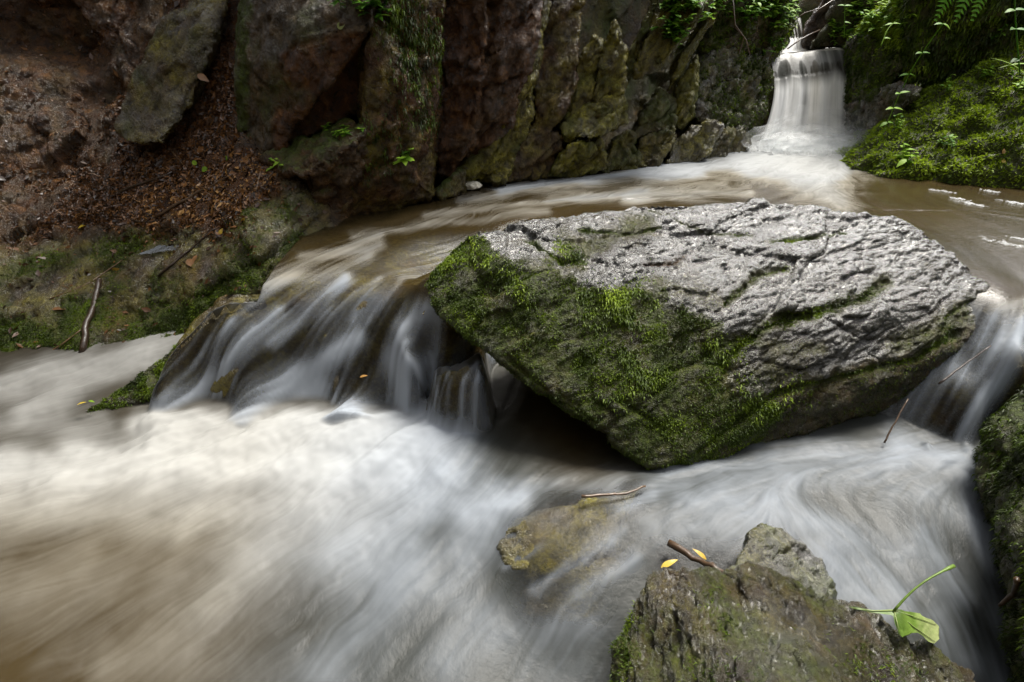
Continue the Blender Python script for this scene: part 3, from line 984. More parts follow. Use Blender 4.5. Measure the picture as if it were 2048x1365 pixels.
hx = np.arange(1.2, 5.5, .04); hz = np.arange(-.2, 1.75, .04)
A, B = np.meshgrid(hx, hz)
hv = np.stack([A.ravel(), 5.9 - .9 * np.clip(A.ravel() - 2.9, 0, 3) + .35 * np.clip(B.ravel() - 1, 0, 3) , B.ravel()], 1)
hf = grid_faces(len(hx), len(hz))[0][:, ::-1].copy()
hv[:, 1] += .18 * fbm(hv * 1.6, 4, 3)
o = mesh_obj('hillside', hv, hf, M['rock'], attrs={'moss': np.clip(.4 + fbm(hv * 2, 3, 5), 0, 1), 'clay': np.clip(.4 + fbm(hv * 2 + 5, 3, 5), 0, 1)})
tag(o, 'mossy rock at the head of the gorge above the fall', kind='structure')
SURF.append(bvh_of(hv, hf))

# unseen banks added behind and beside the camera to shut out the low sky
path = [(-3.3, 3.0), (-3.5, 1.0), (-3.4, -1.2), (-2.2, -3.0), (0.5, -3.6), (2.8, -3.0), (4.0, -1.2), (4.2, 1.0), (4.3, 3.2)]
pp = []
for p_, r_ in zip(path[:-1], path[1:]):
    for k in range(14): pp.append((p_[0] + (r_[0] - p_[0]) * k / 14, p_[1] + (r_[1] - p_[1]) * k / 14))
pp = np.array(pp)
hz = np.linspace(-.6, 5.0, 60)
cc = np.array([.4, .6])
ev = np.concatenate([np.c_[pp + (pp - cc) / np.linalg.norm(pp - cc, axis=1)[:, None] * ((.12 * max(z_, 0)) + .5 * max(z_, 0) * sstep(2.5, 4.0, pp[:, :1])), np.full(len(pp), z_)] for z_ in hz])
ev[:, :2] += .25 * np.stack([fbm(ev * 1.2, 4, 5), fbm(ev * 1.2, 4, 6)], 1)
o = mesh_obj('hillside', ev, grid_faces(len(pp), len(hz))[0], M['rock'], attrs={'clay': np.clip(.6 + fbm(ev * 2, 3, 5), 0, 1), 'moss': np.clip(.2 + fbm(ev * 2 + 4, 3, 5), 0, 1)})
tag(o, 'unseen earth and moss banks added around the camera to block low sky light', kind='structure')
# ================================================================== THE BIG BOULDER
front = [Y(*p) for p in [(845, 570, 1.50), (853, 545, 1.53), (930, 464, 1.62), (862, 612, 1.45), (950, 682, 1.36), (1060, 468, 1.68), (1160, 448, 1.74), (1300, 407, 1.82), (1400, 403, 1.86), (1600, 424, 1.87), (1700, 434, 1.85), (1790, 430, 1.84), (1862, 474, 1.78), (1930, 540, 1.68), (1977, 580, 1.58), (1981, 630, 1.50), (1957, 685, 1.43), (1290, 934, 1.11), (1350, 918, 1.12), (1180, 842, 1.17), (1080, 778, 1.24), (1010, 525, 1.49), (1200, 572, 1.42), (1370, 600, 1.385), (1500, 655, 1.33), (1760, 620, 1.42), (1580, 775, 1.25), (1850, 705, 1.38), (1700, 862, 1.34), (1450, 908, 1.17)]]
front += [np.array(p) for p in [(.3, 1.72, -.12), (1.15, 1.68, -.12), (.65, 1.25, -.2), (.08, 1.75, .05), (.12, 1.70, -.05)]]


def carve(v, n, line, width, depth, at=None, ledge=0.0, tint=None):
    """a crack or ledge along a line drawn on the front of the rock"""
    b = CARVE_BVH[0]
    P = []
    for a, c in zip(line[:-1], line[1:]):
        for k in range(6):
            h = hit(a[0] + (c[0] - a[0]) * k / 6, a[1] + (c[1] - a[1]) * k / 6, [b])
            if h is not None: P.append(h[0])
    if len(P) < 2: return v
    P = np.array(P)
    d = np.full(len(v), 9.0)
    for k in range(len(P) - 1):
        ab = P[k + 1] - P[k]
        t = np.clip(((v - P[k]) @ ab) / max(ab @ ab, 1e-12), 0, 1)
        d = np.minimum(d, np.linalg.norm(v - P[k] - t[:, None] * ab, axis=1))
    w = width * (1 + .7 * gnoise(v * 18, 3))
    g = np.exp(-(d / np.maximum(w, .002)) ** 2)
    if at is not None:
        for k, s in (tint or {'moss': .8}).items():
            at[k] = np.clip(np.maximum(at[k], s * np.exp(-(d / (w * 1.3 + .001)) ** 2)), 0, 1)
        at['pale'] = at['pale'] * (1 - g)
    return v - n * (depth * g)[:, None]


CARVE_BVH = [None]


def paint_boulder(v, n, at):
    CARVE_BVH[0] = bvh_of(v, BF[0])
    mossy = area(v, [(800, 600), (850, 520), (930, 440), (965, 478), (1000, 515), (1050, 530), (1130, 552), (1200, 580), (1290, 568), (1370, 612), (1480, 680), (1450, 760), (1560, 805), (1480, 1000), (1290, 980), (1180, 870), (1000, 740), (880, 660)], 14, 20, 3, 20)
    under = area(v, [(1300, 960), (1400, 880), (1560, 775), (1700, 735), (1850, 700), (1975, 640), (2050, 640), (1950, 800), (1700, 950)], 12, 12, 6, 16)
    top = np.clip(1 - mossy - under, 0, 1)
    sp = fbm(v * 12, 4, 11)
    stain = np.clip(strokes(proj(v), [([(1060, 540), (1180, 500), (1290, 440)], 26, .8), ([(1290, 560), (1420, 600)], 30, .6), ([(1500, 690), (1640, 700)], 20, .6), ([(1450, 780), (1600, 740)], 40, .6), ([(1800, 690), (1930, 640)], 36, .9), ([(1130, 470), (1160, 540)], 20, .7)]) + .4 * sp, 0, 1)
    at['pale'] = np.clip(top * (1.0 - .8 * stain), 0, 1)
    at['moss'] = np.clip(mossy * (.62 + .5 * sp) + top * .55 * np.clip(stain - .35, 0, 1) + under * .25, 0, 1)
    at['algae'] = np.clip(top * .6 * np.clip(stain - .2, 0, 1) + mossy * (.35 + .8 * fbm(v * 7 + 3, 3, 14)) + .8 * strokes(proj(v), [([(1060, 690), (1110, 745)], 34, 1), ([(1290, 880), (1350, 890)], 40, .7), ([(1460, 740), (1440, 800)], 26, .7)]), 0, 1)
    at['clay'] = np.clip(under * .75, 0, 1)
    for line, w, dp, tn in (
            ([(1775, 560), (1740, 590), (1680, 610), (1600, 632), (1540, 655), (1495, 680), (1470, 712)], .018, .020, {'clay': .55, 'moss': .6}),
            ([(1450, 610), (1490, 572), (1520, 548), (1585, 535)], .010, .014, {'clay': .5, 'moss': .5}),
            ([(1545, 482), (1620, 476), (1700, 464)], .007, .010, {'moss': .7}), ([(1060, 485), (1100, 510), (1130, 530)], .010, .014, {'moss': .9}), ([(1290, 530), (1350, 528), (1370, 512)], .008, .010, {'clay': .5}),
            ([(1400, 905), (1480, 840), (1560, 785), (1700, 750), (1830, 720), (1930, 660)], .012, .014, {'moss': .7, 'algae': .5}),
            ([(1975, 590), (1930, 610), (1890, 640)], .008, .012, {'moss': .6}), ([(1300, 420), (1420, 470), (1520, 470)], .006, .006, {'moss': .4}), ([(1160, 460), (1260, 470), (1330, 455)], .007, .007, {'moss': .6}), ([(1240, 800), (1330, 860)], .010, .014, {'moss': .8}), ([(1020, 720), (1100, 790), (1200, 850)], .008, .012, {'clay': .8})):
        v = carve(v, n, line, w, dp, at, tint=tn)
    # crumpled wet skin of the bright top
    n2 = vnormals(v, BF[0])
    q = v @ basis((.9, .35, .25)) / np.array([.070, .022, .030])
    wq = q + 1.1 * np.stack([gnoise(q * .5, 1), gnoise(q * .5, 2), gnoise(q * .5, 3)], 1)
    big = sstep(-.4, .5, fbm(v * 5, 3, 33))
    a1, c1 = facets(v, (.9, .35, .25), .075, 35, (2.2, .7, .9))
    a2, c2 = facets(v, (.9, .35, .25), .030, 36, (2.2, .7, .9))
    d = .0045 * a1 - .0025 * c1 + .0034 * a2 - .0015 * c2 + .0034 * ridged(wq, 2, 19) * (.3 + big) + .0016 * ridged(wq * 2.3 + 3, 2, 23)
    v = v + n2 * (d * (.45 + .55 * top))[:, None]
    return v


BF = [None]
_solid = solid


def solid(h, vx):
    v, f = _solid(h, vx)
    BF[0] = f
    return v, f


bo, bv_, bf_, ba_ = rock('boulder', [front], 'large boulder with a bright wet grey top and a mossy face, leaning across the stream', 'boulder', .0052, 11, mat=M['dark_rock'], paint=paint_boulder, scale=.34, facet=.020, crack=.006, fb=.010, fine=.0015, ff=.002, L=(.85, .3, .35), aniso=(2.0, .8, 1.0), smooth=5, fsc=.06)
BOULDER = [SURF[-1]]
vp = proj(bv_)
wm = np.clip(ba_['moss'] - .2, 0, 1) * (.10 + np.clip(.25 + 1.3 * fbm(bv_ * 9, 3, 40), 0, 1))
moss_on(bo, bv_, bf_, wm, 90000, .0065, .0026, 41, bright=-.02)
tuft = strokes(vp, [([(1190, 640), (1290, 590)], 28, 1), ([(1180, 590), (1270, 640)], 22, .8), ([(1250, 700), (1275, 760)], 16, .8), ([(870, 545), (925, 475)], 22, 1), ([(930, 500), (990, 530)], 26, .5), ([(1420, 700), (1500, 780)], 26, .4), ([(1060, 590), (1000, 560)], 34, .35), ([(1230, 790), (1300, 760)], 20, .5), ([(1600, 780), (1500, 830)], 26, .35), ([(1120, 490), (1160, 520)], 14, .6)])
t_ = moss_on(bo, bv_, bf_, tuft ** 1.5 * np.clip(.4 + fbm(bv_ * 14, 3, 44), 0, 1), 16000, .011, .0032, 42, name='moss_tuft', bright=.12, droop=.4)
tag(t_, 'bright green moss tufts on the boulder face')

# ================================================================== ROCKS OF THE GORGE WALL
def F(*pts): return [Y(*p) for p in pts]


def wallrock(name, hulls, label, thick=.35, **kw):
    kw.setdefault('voxel', .0095)
    kw.setdefault('smooth', 1)
    kw.setdefault('ff', .008)
    kw.setdefault('ffs', .075)
    return rock(name, [slab(F(*h), thick) for h in hulls], label, **kw)


wallrock('rock_slab', [[(325, 40, 2.72), (400, -20, 2.78), (468, -60, 2.72), (455, 30, 2.66), (405, 120, 2.58), (395, 190, 2.52), (370, 240, 2.44), (320, 290, 2.36), (250, 285, 2.40), (232, 260, 2.46), (270, 180, 2.6), (320, 120, 2.66)]],
         'long grey wet rock slab lying in the brown leaf litter of the slope', thick=.15, seed=101, pale=.10, wet=.9, clay=.15, algae=.2, moss=.1, scale=.2, facet=.02, crack=.008)
wallrock('cliff_block', [[(600, 72, 2.26), (745, 48, 2.28), (752, -70, 2.42), (600, -70, 2.42), (556, 110, 2.30), (478, -70, 2.55), (478, 120, 2.42), (478, 290, 2.42), (548, 314, 2.32)], [(556, 108, 2.40), (742, 58, 2.52), (722, 212, 2.5), (690, 236, 2.46), (546, 314, 2.37)]],
         'square overhanging cliff block with a grey ledge on top and a wet brown face', seed=102, clay=0.6, pale=.03, moss=.08, scale=.26, facet=.018, crack=.006, paint=lambda v, n, at: (at.__setitem__('clay', np.clip(at['clay'] * .3 + 1.0 * area(v, [(545, 320), (558, 110), (610, 80), (760, 60), (730, 240)], 10, 8), 0, 1)), at.__setitem__('pale', np.clip(at['pale'] + .15 * area(v, [(478, -60), (480, 290), (548, 312), (556, 110), (605, 70), (745, 48), (745, -60)], 10, 22), 0, .75)), at.__setitem__('moss', np.clip(at['moss'] + .8 * area(v, [(470, -60), (500, -60), (498, 150), (492, 300), (470, 300)], 8, 12), 0, 1)), v)[-1])
wallrock('rock_ledge', [[(525, 316, 2.30), (690, 236, 2.42), (730, 262, 2.27), (702, 300, 2.20), (612, 354, 2.12), (560, 348, 2.20)], [(620, 352, 2.2), (702, 298, 2.26), (730, 300, 2.3), (720, 415, 2.36), (640, 448, 2.26)]],
         'sloping rock ledge with moss on top above the dark hollow by the stream', seed=103, up=.9, clay=0.6, scale=.2)
R7 = wallrock('mossy_pillar', [[(738, -70, 2.35), (888, -70, 2.6), (878, 240, 2.60), (868, 392, 2.66), (800, 200, 2.38), (745, 70, 2.33), (725, 262, 2.33), (790, 330, 2.36), (705, 220, 2.5)], [(722, 265, 2.30), (870, 388, 2.62), (860, 402, 2.6), (720, 425, 2.42), (640, 450, 2.30), (700, 300, 2.28), (800, 320, 2.38)]],
              'tall brown rock pillar with moss hanging down its right edge', cat='rock', seed=104, clay=0.75, algae=.15, moss=.05, scale=.26, facet=.022)
w_ = strokes(proj(R7[1]), [([(760, 0), (840, 60), (850, 200)], 45, 1), ([(800, 30), (860, 130), (862, 240)], 24, 1), ([(760, 260), (700, 240)], 20, .3), ([(790, 300), (740, 340)], 24, .25)])
moss_on(R7[0], R7[1], R7[2], w_ * np.clip(.4 + fbm(R7[1] * 10, 3, 7), 0, 1), 10000, .017, .0055, 51, up=-.1, droop=.7, spread=1.4, bright=-.12)
wallrock('jagged_rib', [[(880, -70, 2.72), (990, -70, 2.72), (975, 60, 2.70), (960, 180, 2.72), (950, 290, 2.80), (905, 368, 2.80), (872, 345, 2.78), (900, 100, 2.74)], [(985, -70, 2.78), (1088, -70, 2.84), (1064, 110, 2.84), (1022, 250, 2.92), (960, 348, 2.92), (930, 330, 2.86), (990, 200, 2.80), (1000, 60, 2.76)]],
         'jagged reddish brown rock rib leaning up beside the mossy pillar', seed=105, clay=0.85, pale=.12, scale=.16, facet=.045, crack=.014, fb=.02, aniso=(2.6, .7, .9))
wallrock('small_rock', [[(868, 385, 2.66), (905, 350, 2.72), (935, 330, 2.8), (925, 385, 2.76), (885, 405, 2.66)]], 'small mossy rock at the foot of the jagged rib', seed=106, up=.9, algae=.3, scale=.12, facet=.02)
wallrock('rock_slab', [[(920, 368, 2.88), (1005, 362, 3.0), (1062, 230, 3.02), (1078, 60, 3.02), (1100, -20, 3.1), (1062, 0, 3.08), (1022, 250, 2.94), (985, 330, 2.90)]], 'olive stained slab rising from the foamy bank next to the jagged rib', seed=107, algae=.75, moss=.15, scale=.2, facet=.03, aniso=(2.6, .7, .9))
wallrock('rock_slab', [[(1075, 130, 3.18), (1130, 20, 3.22), (1165, -60, 3.3), (1105, -60, 3.3), (1062, 300, 3.12), (1112, 250, 3.12), (1152, 170, 3.18)], [(1000, 368, 3.02), (1135, 348, 3.22), (1122, 270, 3.18), (1062, 250, 3.10)]], 'dark brown slab with a shaded flat face left of the pointed slabs', seed=108, algae=.25, clay=0.5, scale=.2, facet=.03, aniso=(2.6, .7, .9))
wallrock('pointed_slab', [[(1122, 232, 3.25), (1150, 130, 3.25), (1190, 68, 3.28), (1206, 85, 3.3), (1178, 240, 3.25), (1140, 252, 3.22)]], 'pointed rock slab with a rounded tip, left one of the leaning pair', seed=109, algae=.6, moss=.1, scale=.12, facet=.02, thick=.14)
wallrock('pointed_slab', [[(1184, 202, 3.26), (1200, 110, 3.26), (1228, 38, 3.28), (1242, 60, 3.33), (1250, 100, 3.30), (1252, 182, 3.28), (1190, 238, 3.24)]], 'pointed rock slab spotted with lichen, right one of the leaning pair', seed=110, algae=.65, moss=.1, scale=.12, facet=.02, thick=.14)
wallrock('rock_ledge', [[(1135, 215, 3.24), (1250, 184, 3.28), (1254, 245, 3.28), (1197, 278, 3.16), (1130, 276, 3.14), (1118, 250, 3.2)]], 'yellow green ledge block jutting out below the pointed slabs', seed=111, algae=1.0, moss=.25, pale=.15, scale=.14, facet=.025, thick=.25)
wallrock('rock_block', [[(1096, 352, 3.12), (1138, 285, 3.14), (1205, 280, 3.2), (1215, 340, 3.3), (1150, 352, 3.2)]], 'mossy split rock at the waterline left of the round foam lump', seed=112, algae=.9, moss=.3, scale=.11, facet=.03)
wallrock('rock_block', [[(1205, 345, 3.32), (1225, 280, 3.36), (1262, 262, 3.42), (1296, 335, 3.5), (1250, 345, 3.4)]], 'green rock at the waterline right of the round foam lump', seed=113, algae=.5, moss=.35, scale=.12, facet=.03)
wallrock('leaning_rock', [[(1240, 182, 3.38), (1255, 110, 3.38), (1310, 2, 3.42), (1315, 20, 3.46), (1287, 110, 3.44), (1256, 178, 3.40)]], 'thin mossy blade of rock leaning to the right over the dark recess', seed=114, algae=.6, moss=.45, scale=.12, facet=.02, thick=.1)
wallrock('overhanging_slab', [[(1268, 158, 3.34), (1330, 122, 3.28), (1372, 62, 3.28), (1402, 18, 3.3), (1475, -60, 3.5), (1325, -60, 3.5), (1300, 60, 3.42)]], 'large mossy overhanging slab above the dark recess', seed=115, algae=.5, moss=.25, scale=.2, facet=.03, aniso=(2.6, .7, .9))
wallrock('rock_slab', [[(1380, 92, 3.58), (1478, -40, 3.58), (1440, -60, 3.7), (1358, 112, 3.6), (1335, 185, 3.72)]], 'long green slab leaning right from the recess to the top of the wall', seed=116, algae=.7, moss=.3, scale=.2, facet=.025, thick=.2, aniso=(2.8, .7, .9))
wallrock('rock_column', [[(1350, 180, 3.72), (1396, 104, 3.74), (1394, 160, 3.74), (1386, 236, 3.70), (1362, 264, 3.66), (1344, 250, 3.69)]], 'upright olive green rock column between recess and wet rock', seed=117, algae=1.0, moss=.4, scale=.14, facet=.015, thick=.2)
wallrock('rock_block', [[(1256, 278, 3.52), (1320, 178, 3.64), (1350, 200, 3.7), (1352, 250, 3.63), (1330, 262, 3.58), (1262, 284, 3.48)]], 'dark green triangular rock wedged in the recess', seed=118, moss=.5, algae=.2, scale=.14, facet=.02)
wallrock('rock_block', [[(1260, 335, 3.48), (1280, 275, 3.53), (1345, 253, 3.6), (1354, 270, 3.6), (1322, 322, 3.54), (1300, 338, 3.50)]], 'grey green rock at the waterline below the triangular rock', seed=119, algae=.35, moss=.25, scale=.12, facet=.025)
wallrock('rock_block', [[(1332, 330, 3.60), (1350, 280, 3.64), (1415, 238, 3.73), (1447, 250, 3.8), (1422, 302, 3.73), (1390, 330, 3.68)]], 'pale grey tilted rock at the waterline left of the waterfall', seed=120, pale=.5, algae=.35, scale=.14, facet=.025)
wallrock('rock_block', [[(1398, 328, 3.8), (1440, 255, 3.88), (1478, 258, 4.0), (1503, 270, 4.15), (1495, 302, 4.1), (1420, 324, 3.83)]], 'knobbly wet rock at the waterline nearest the waterfall', seed=121, pale=.3, moss=.3, algae=.3, scale=.12, facet=.035)
R16 = wallrock('mossy_rock', [[(1390, 112, 4.0), (1440, 98, 4.05), (1538, 108, 4.34), (1532, 220, 4.34), (1507, 292, 4.28), (1430, 252, 3.98), (1394, 240, 3.9)]], 'wet glistening mossy rock face along the left side of the waterfall', seed=122, wet=1.0, pale=.35, moss=.4, algae=.2, scale=.16, facet=.05, crack=.015)
moss_on(R16[0], R16[1], R16[2], np.clip(R16[3]['moss'] - .15, 0, 1), 4000, .026, .008, 52)
R17 = wallrock('mossy_rock', [[(1398, 96, 4.0), (1470, -60, 4.0), (1592, -60, 4.42), (1584, 60, 4.42), (1548, 112, 4.44), (1480, 108, 4.15)]], 'dark mossy rock under the leafy plants above left of the waterfall', seed=123, moss=.5, clay=.3, scale=.2, facet=.05)
moss_on(R17[0], R17[1], R17[2], np.clip(R17[3]['moss'] - .1, 0, 1), 5000, .03, .009, 53)
wallrock('rock', [[(1610, 94, 5.0), (1612, 50, 5.0), (1640, 20, 5.0), (1690, -60, 5.0), (1700, 92, 4.95)]], 'grey brown rock beside the small upper fall', seed=124, clay=.3, pale=.2, scale=.2, facet=.03, voxel=.016)
wallrock('mossy_rock', [[(1622, 96, 4.84), (1660, 60, 4.8), (1700, -60, 4.75), (1790, -60, 4.6), (1760, 60, 4.6), (1700, 94, 4.7)]], 'dark moss edged rock rising right behind the waterfall lip', seed=125, moss=.45, scale=.2, facet=.03, voxel=.016)
R22 = wallrock('mossy_rock', [[(1692, 94, 4.62), (1700, 70, 4.6), (1780, 20, 4.2), (1840, -60, 4.0), (1900, -60, 3.9), (1805, 98, 4.0), (1720, 84, 4.42)]], 'bright green moss bank top right of the waterfall', seed=126, moss=.7, scale=.2, facet=.03, voxel=.014)
moss_on(R22[0], R22[1], R22[2], np.ones(len(R22[1])), 14000, .035, .010, 54, bright=.45)
R19 = wallrock('mossy_rock', [[(1692, 92, 4.58), (1722, 72, 4.4), (1802, 98, 4.0), (1802, 152, 3.96), (1750, 198, 4.02), (1690, 218, 4.4)]], 'dark green mossy rock wall along the right side of the waterfall', seed=127, moss=.6, pale=.1, scale=.18, facet=.04)
moss_on(R19[0], R19[1], R19[2], np.clip(R19[3]['moss'], 0, 1), 9000, .024, .007, 55, bright=.05)
wallrock('wet_ledge', [[(1688, 212, 4.3), (1760, 182, 4.0), (1802, 163, 3.8), (1838, 190, 3.6), (1770, 252, 3.8), (1720, 264, 4.1), (1695, 262, 4.25)]], 'shiny wet rock ledge low on the right side of the waterfall', seed=128, wet=1.0, pale=.4, moss=.4, clay=.2, scale=.15, facet=.03)
R21 = wallrock('overhanging_bank', [[(1802, 20, 4.0), (1842, -60, 3.9), (2100, -60, 3.6), (2100, 110, 3.6), (1960, 138, 3.75), (1880, 162, 3.85), (1805, 165, 3.95)]], 'dark moss covered overhang below the fern fronds', cat='bank', seed=129, moss=.7, scale=.25, facet=.05, voxel=.014)
moss_on(R21[0], R21[1], R21[2], np.ones(len(R21[1])), 16000, .032, .009, 56, droop=.5, bright=.05)


def hummock(v, n, at):
    d = .035 * fbm(v * 7, 3, 12) + .028 * (1 - worley(v * 9, 4)[0] * 1.6)
    v = v + n * d[:, None]
    at['h'] = np.clip(.35 + 9 * d, .1, 1)
    return v


R20 = rock('mossy_bank', [F((1692, 322, 3.55), (1740, 356, 3.25), (1900, 376, 3.05), (2060, 384, 2.92), (2300, 390, 2.8), (2300, 40, 3.6), (2060, 92, 3.62), (1960, 142, 3.68), (1840, 202, 3.78), (1760, 264, 3.68), (1900, 262, 3.30), (2048, 240, 3.15), (1950, 312, 3.08), (2060, 320, 2.97)) + [np.array(p) for p in [(2.6, 4.4, .3), (4.6, 4.4, .3), (4.6, 4.4, 1.0), (3.2, 4.4, .9), (2.3, 3.7, .2), (3.3, 2.9, .2)]]],
           'large rounded bank covered in yellow green moss right of the pool', 'bank', .016, 130, moss=.8, scale=.4, facet=.03, fb=.03, paint=hummock)
moss_on(R20[0], R20[1], R20[2], R20[3]['h'] * (proj(R20[1])[:, 0] < 2700), 120000, .022, .0075, 57, bright=.42, droop=.1, up=.25, spread=1.7)

# ================================================================== ROCKS IN AND BY THE LOWER POOL
def ZZ(*pts): return [Z(*p) for p in pts]


def down(pts, dz, k=1.0):
    c = np.mean(pts, 0)
    out = list(pts)
    for p in pts:
        b = c + (p - c) * k
        out.append(np.array([b[0], b[1], min(p[2], c[2]) - dz]))
    return out


def skirt(pts, dz):
    return list(pts) + [np.array([p[0], p[1], p[2] - dz]) for p in pts]


R1 = rock('ridge_rock', [skirt(ZZ((168, 822, .01), (215, 800, .035), (268, 755, .085), (330, 712, .145), (355, 722, .13), (300, 785, .06), (250, 812, .02)), .12), skirt(ZZ((322, 716, .14), (385, 666, .215), (410, 668, .20), (355, 728, .12)), .09), skirt(ZZ((380, 668, .21), (430, 632, .262), (520, 592, .335), (528, 604, .322), (450, 645, .24), (405, 675, .195)), .07)],
          'low mossy ridge of rock between the side channel and the cascade', voxel=.006, mat=M['dark_rock'], seed=140, moss=.2, up=.25, pale=.3, algae=.3, wet=.6, scale=.12, facet=.010, crack=.004, fb=.006, fine=.003)
w_ = strokes(proj(R1[1]), [([(180, 815), (270, 770), (340, 720)], 34, 1), ([(390, 660), (340, 730)], 20, .8), ([(290, 800), (350, 725)], 30, .8), ([(330, 780), (345, 740)], 20, .7)])
moss_on(R1[0], R1[1], R1[2], w_ * np.clip(.4 + fbm(R1[1] * 20, 3, 4), 0, 1), 9000, .009, .0028, 58, bright=.05)
R2 = rock('foreground_rock', [down(ZZ((1262, 1225, .115), (1305, 1150, .165), (1400, 1138, .175), (1455, 1156, .172), (1540, 1138, .18), (1690, 1213, .165), (1790, 1258, .135), (1932, 1342, .06), (1244, 1300, .10), (1240, 1365, .095), (1240, 1500, .05), (1990, 1480, .0), (1600, 1500, .23), (1480, 1300, .205), (1640, 1320, .20)), .3)],
          'brown wet foreground rock with a fallen leaf on its right shoulder', voxel=.0042, mat=M['dark_rock'], seed=141, wet=1.3, clay=.22, algae=.12, moss=.3, pale=.10, scale=.14, facet=.012, crack=.004, fb=.007, fine=.0042, ff=.0055, ffs=.034, L=(.08, .75, .45), aniso=(4.0, .5, .8), fsc=.03, smooth=4)
w_ = strokes(proj(R2[1]), [([(1250, 1260), (1235, 1365)], 26, 1), ([(1420, 1200), (1450, 1260)], 26, .3), ([(1400, 1340), (1480, 1365)], 40, .5), ([(1700, 1300), (1800, 1340)], 40, .25)])
moss_on(R2[0], R2[1], R2[2], w_ * np.clip(.3 + fbm(R2[1] * 22, 3, 4), 0, 1), 6000, .008, .0016, 59)
rock('granite_rock', [down(ZZ((1458, 1156, .12), (1488, 1088, .125), (1522, 1046, .13), (1575, 1062, .10), (1645, 1118, .065), (1662, 1190, .045), (1600, 1215, .08), (1500, 1200, .12)), .2)],
     'pale granite rock washed over by white water behind the foreground rock', voxel=.005, mat=M['dark_rock'], seed=142, wet=1.0, pale=.95, moss=.15, algae=.35, scale=.10, facet=.012, crack=.004, fb=.006, fine=.0025, ff=.003, ffs=.03, smooth=3)
rock('submerged_rock', [down(ZZ((1000, 1085, .006), (1032, 1032, .028), (1150, 1003, .042), (1285, 970, .032), (1215, 1090, .018), (1080, 1150, -.004), (1010, 1130, -.01)), .2)],
     'speckled yellow brown rock just under the thin streaked water', voxel=.006, seed=143, wet=.5, pale=.5, algae=.5, scale=.1, facet=.010, crack=.005, fb=.008, fine=.003)
rock('submerged_rock', [down(ZZ((1040, 1190, -.025), (1100, 1150, -.015), (1200, 1110, .01), (1260, 1130, .0), (1240, 1240, -.03), (1120, 1250, -.04), (1040, 1230, -.04)), .2)],
     'dark grey rock drowned in blue grey water left of the foreground rock', voxel=.008, seed=144, pale=.3, algae=.2, scale=.1, facet=.012, fb=.008, fine=.003)
R3 = rock('mossy_rock', [ZZ((2060, 772, .30), (1985, 845, .20), (1972, 925, .12), (1996, 1050, .08), (2018, 1150, .055), (2036, 1365, .0), (2060, 1500, -.05), (2300, 760, .42), (2400, 1200, .40), (2200, 1500, .2), (2090, 1000, .26), (2100, 1250, .2)) + [np.array(p) for p in [(1.5, 1.0, -.2), (1.25, .6, -.25), (2, .6, -.2), (2.2, 1.5, -.1), (1.7, 1.35, -.1)]]],
          'dark shaggy moss covered rock at the right edge of the lower pool', voxel=.010, seed=145, moss=.8, scale=.2, facet=.02, fb=.02)
moss_on(R3[0], R3[1], R3[2], np.clip(.35 + fbm(R3[1] * 8, 3, 4), .05, 1) * (proj(R3[1])[:, 0] < 2700), 60000, .014, .0032, 60, bright=-.2, droop=.5)

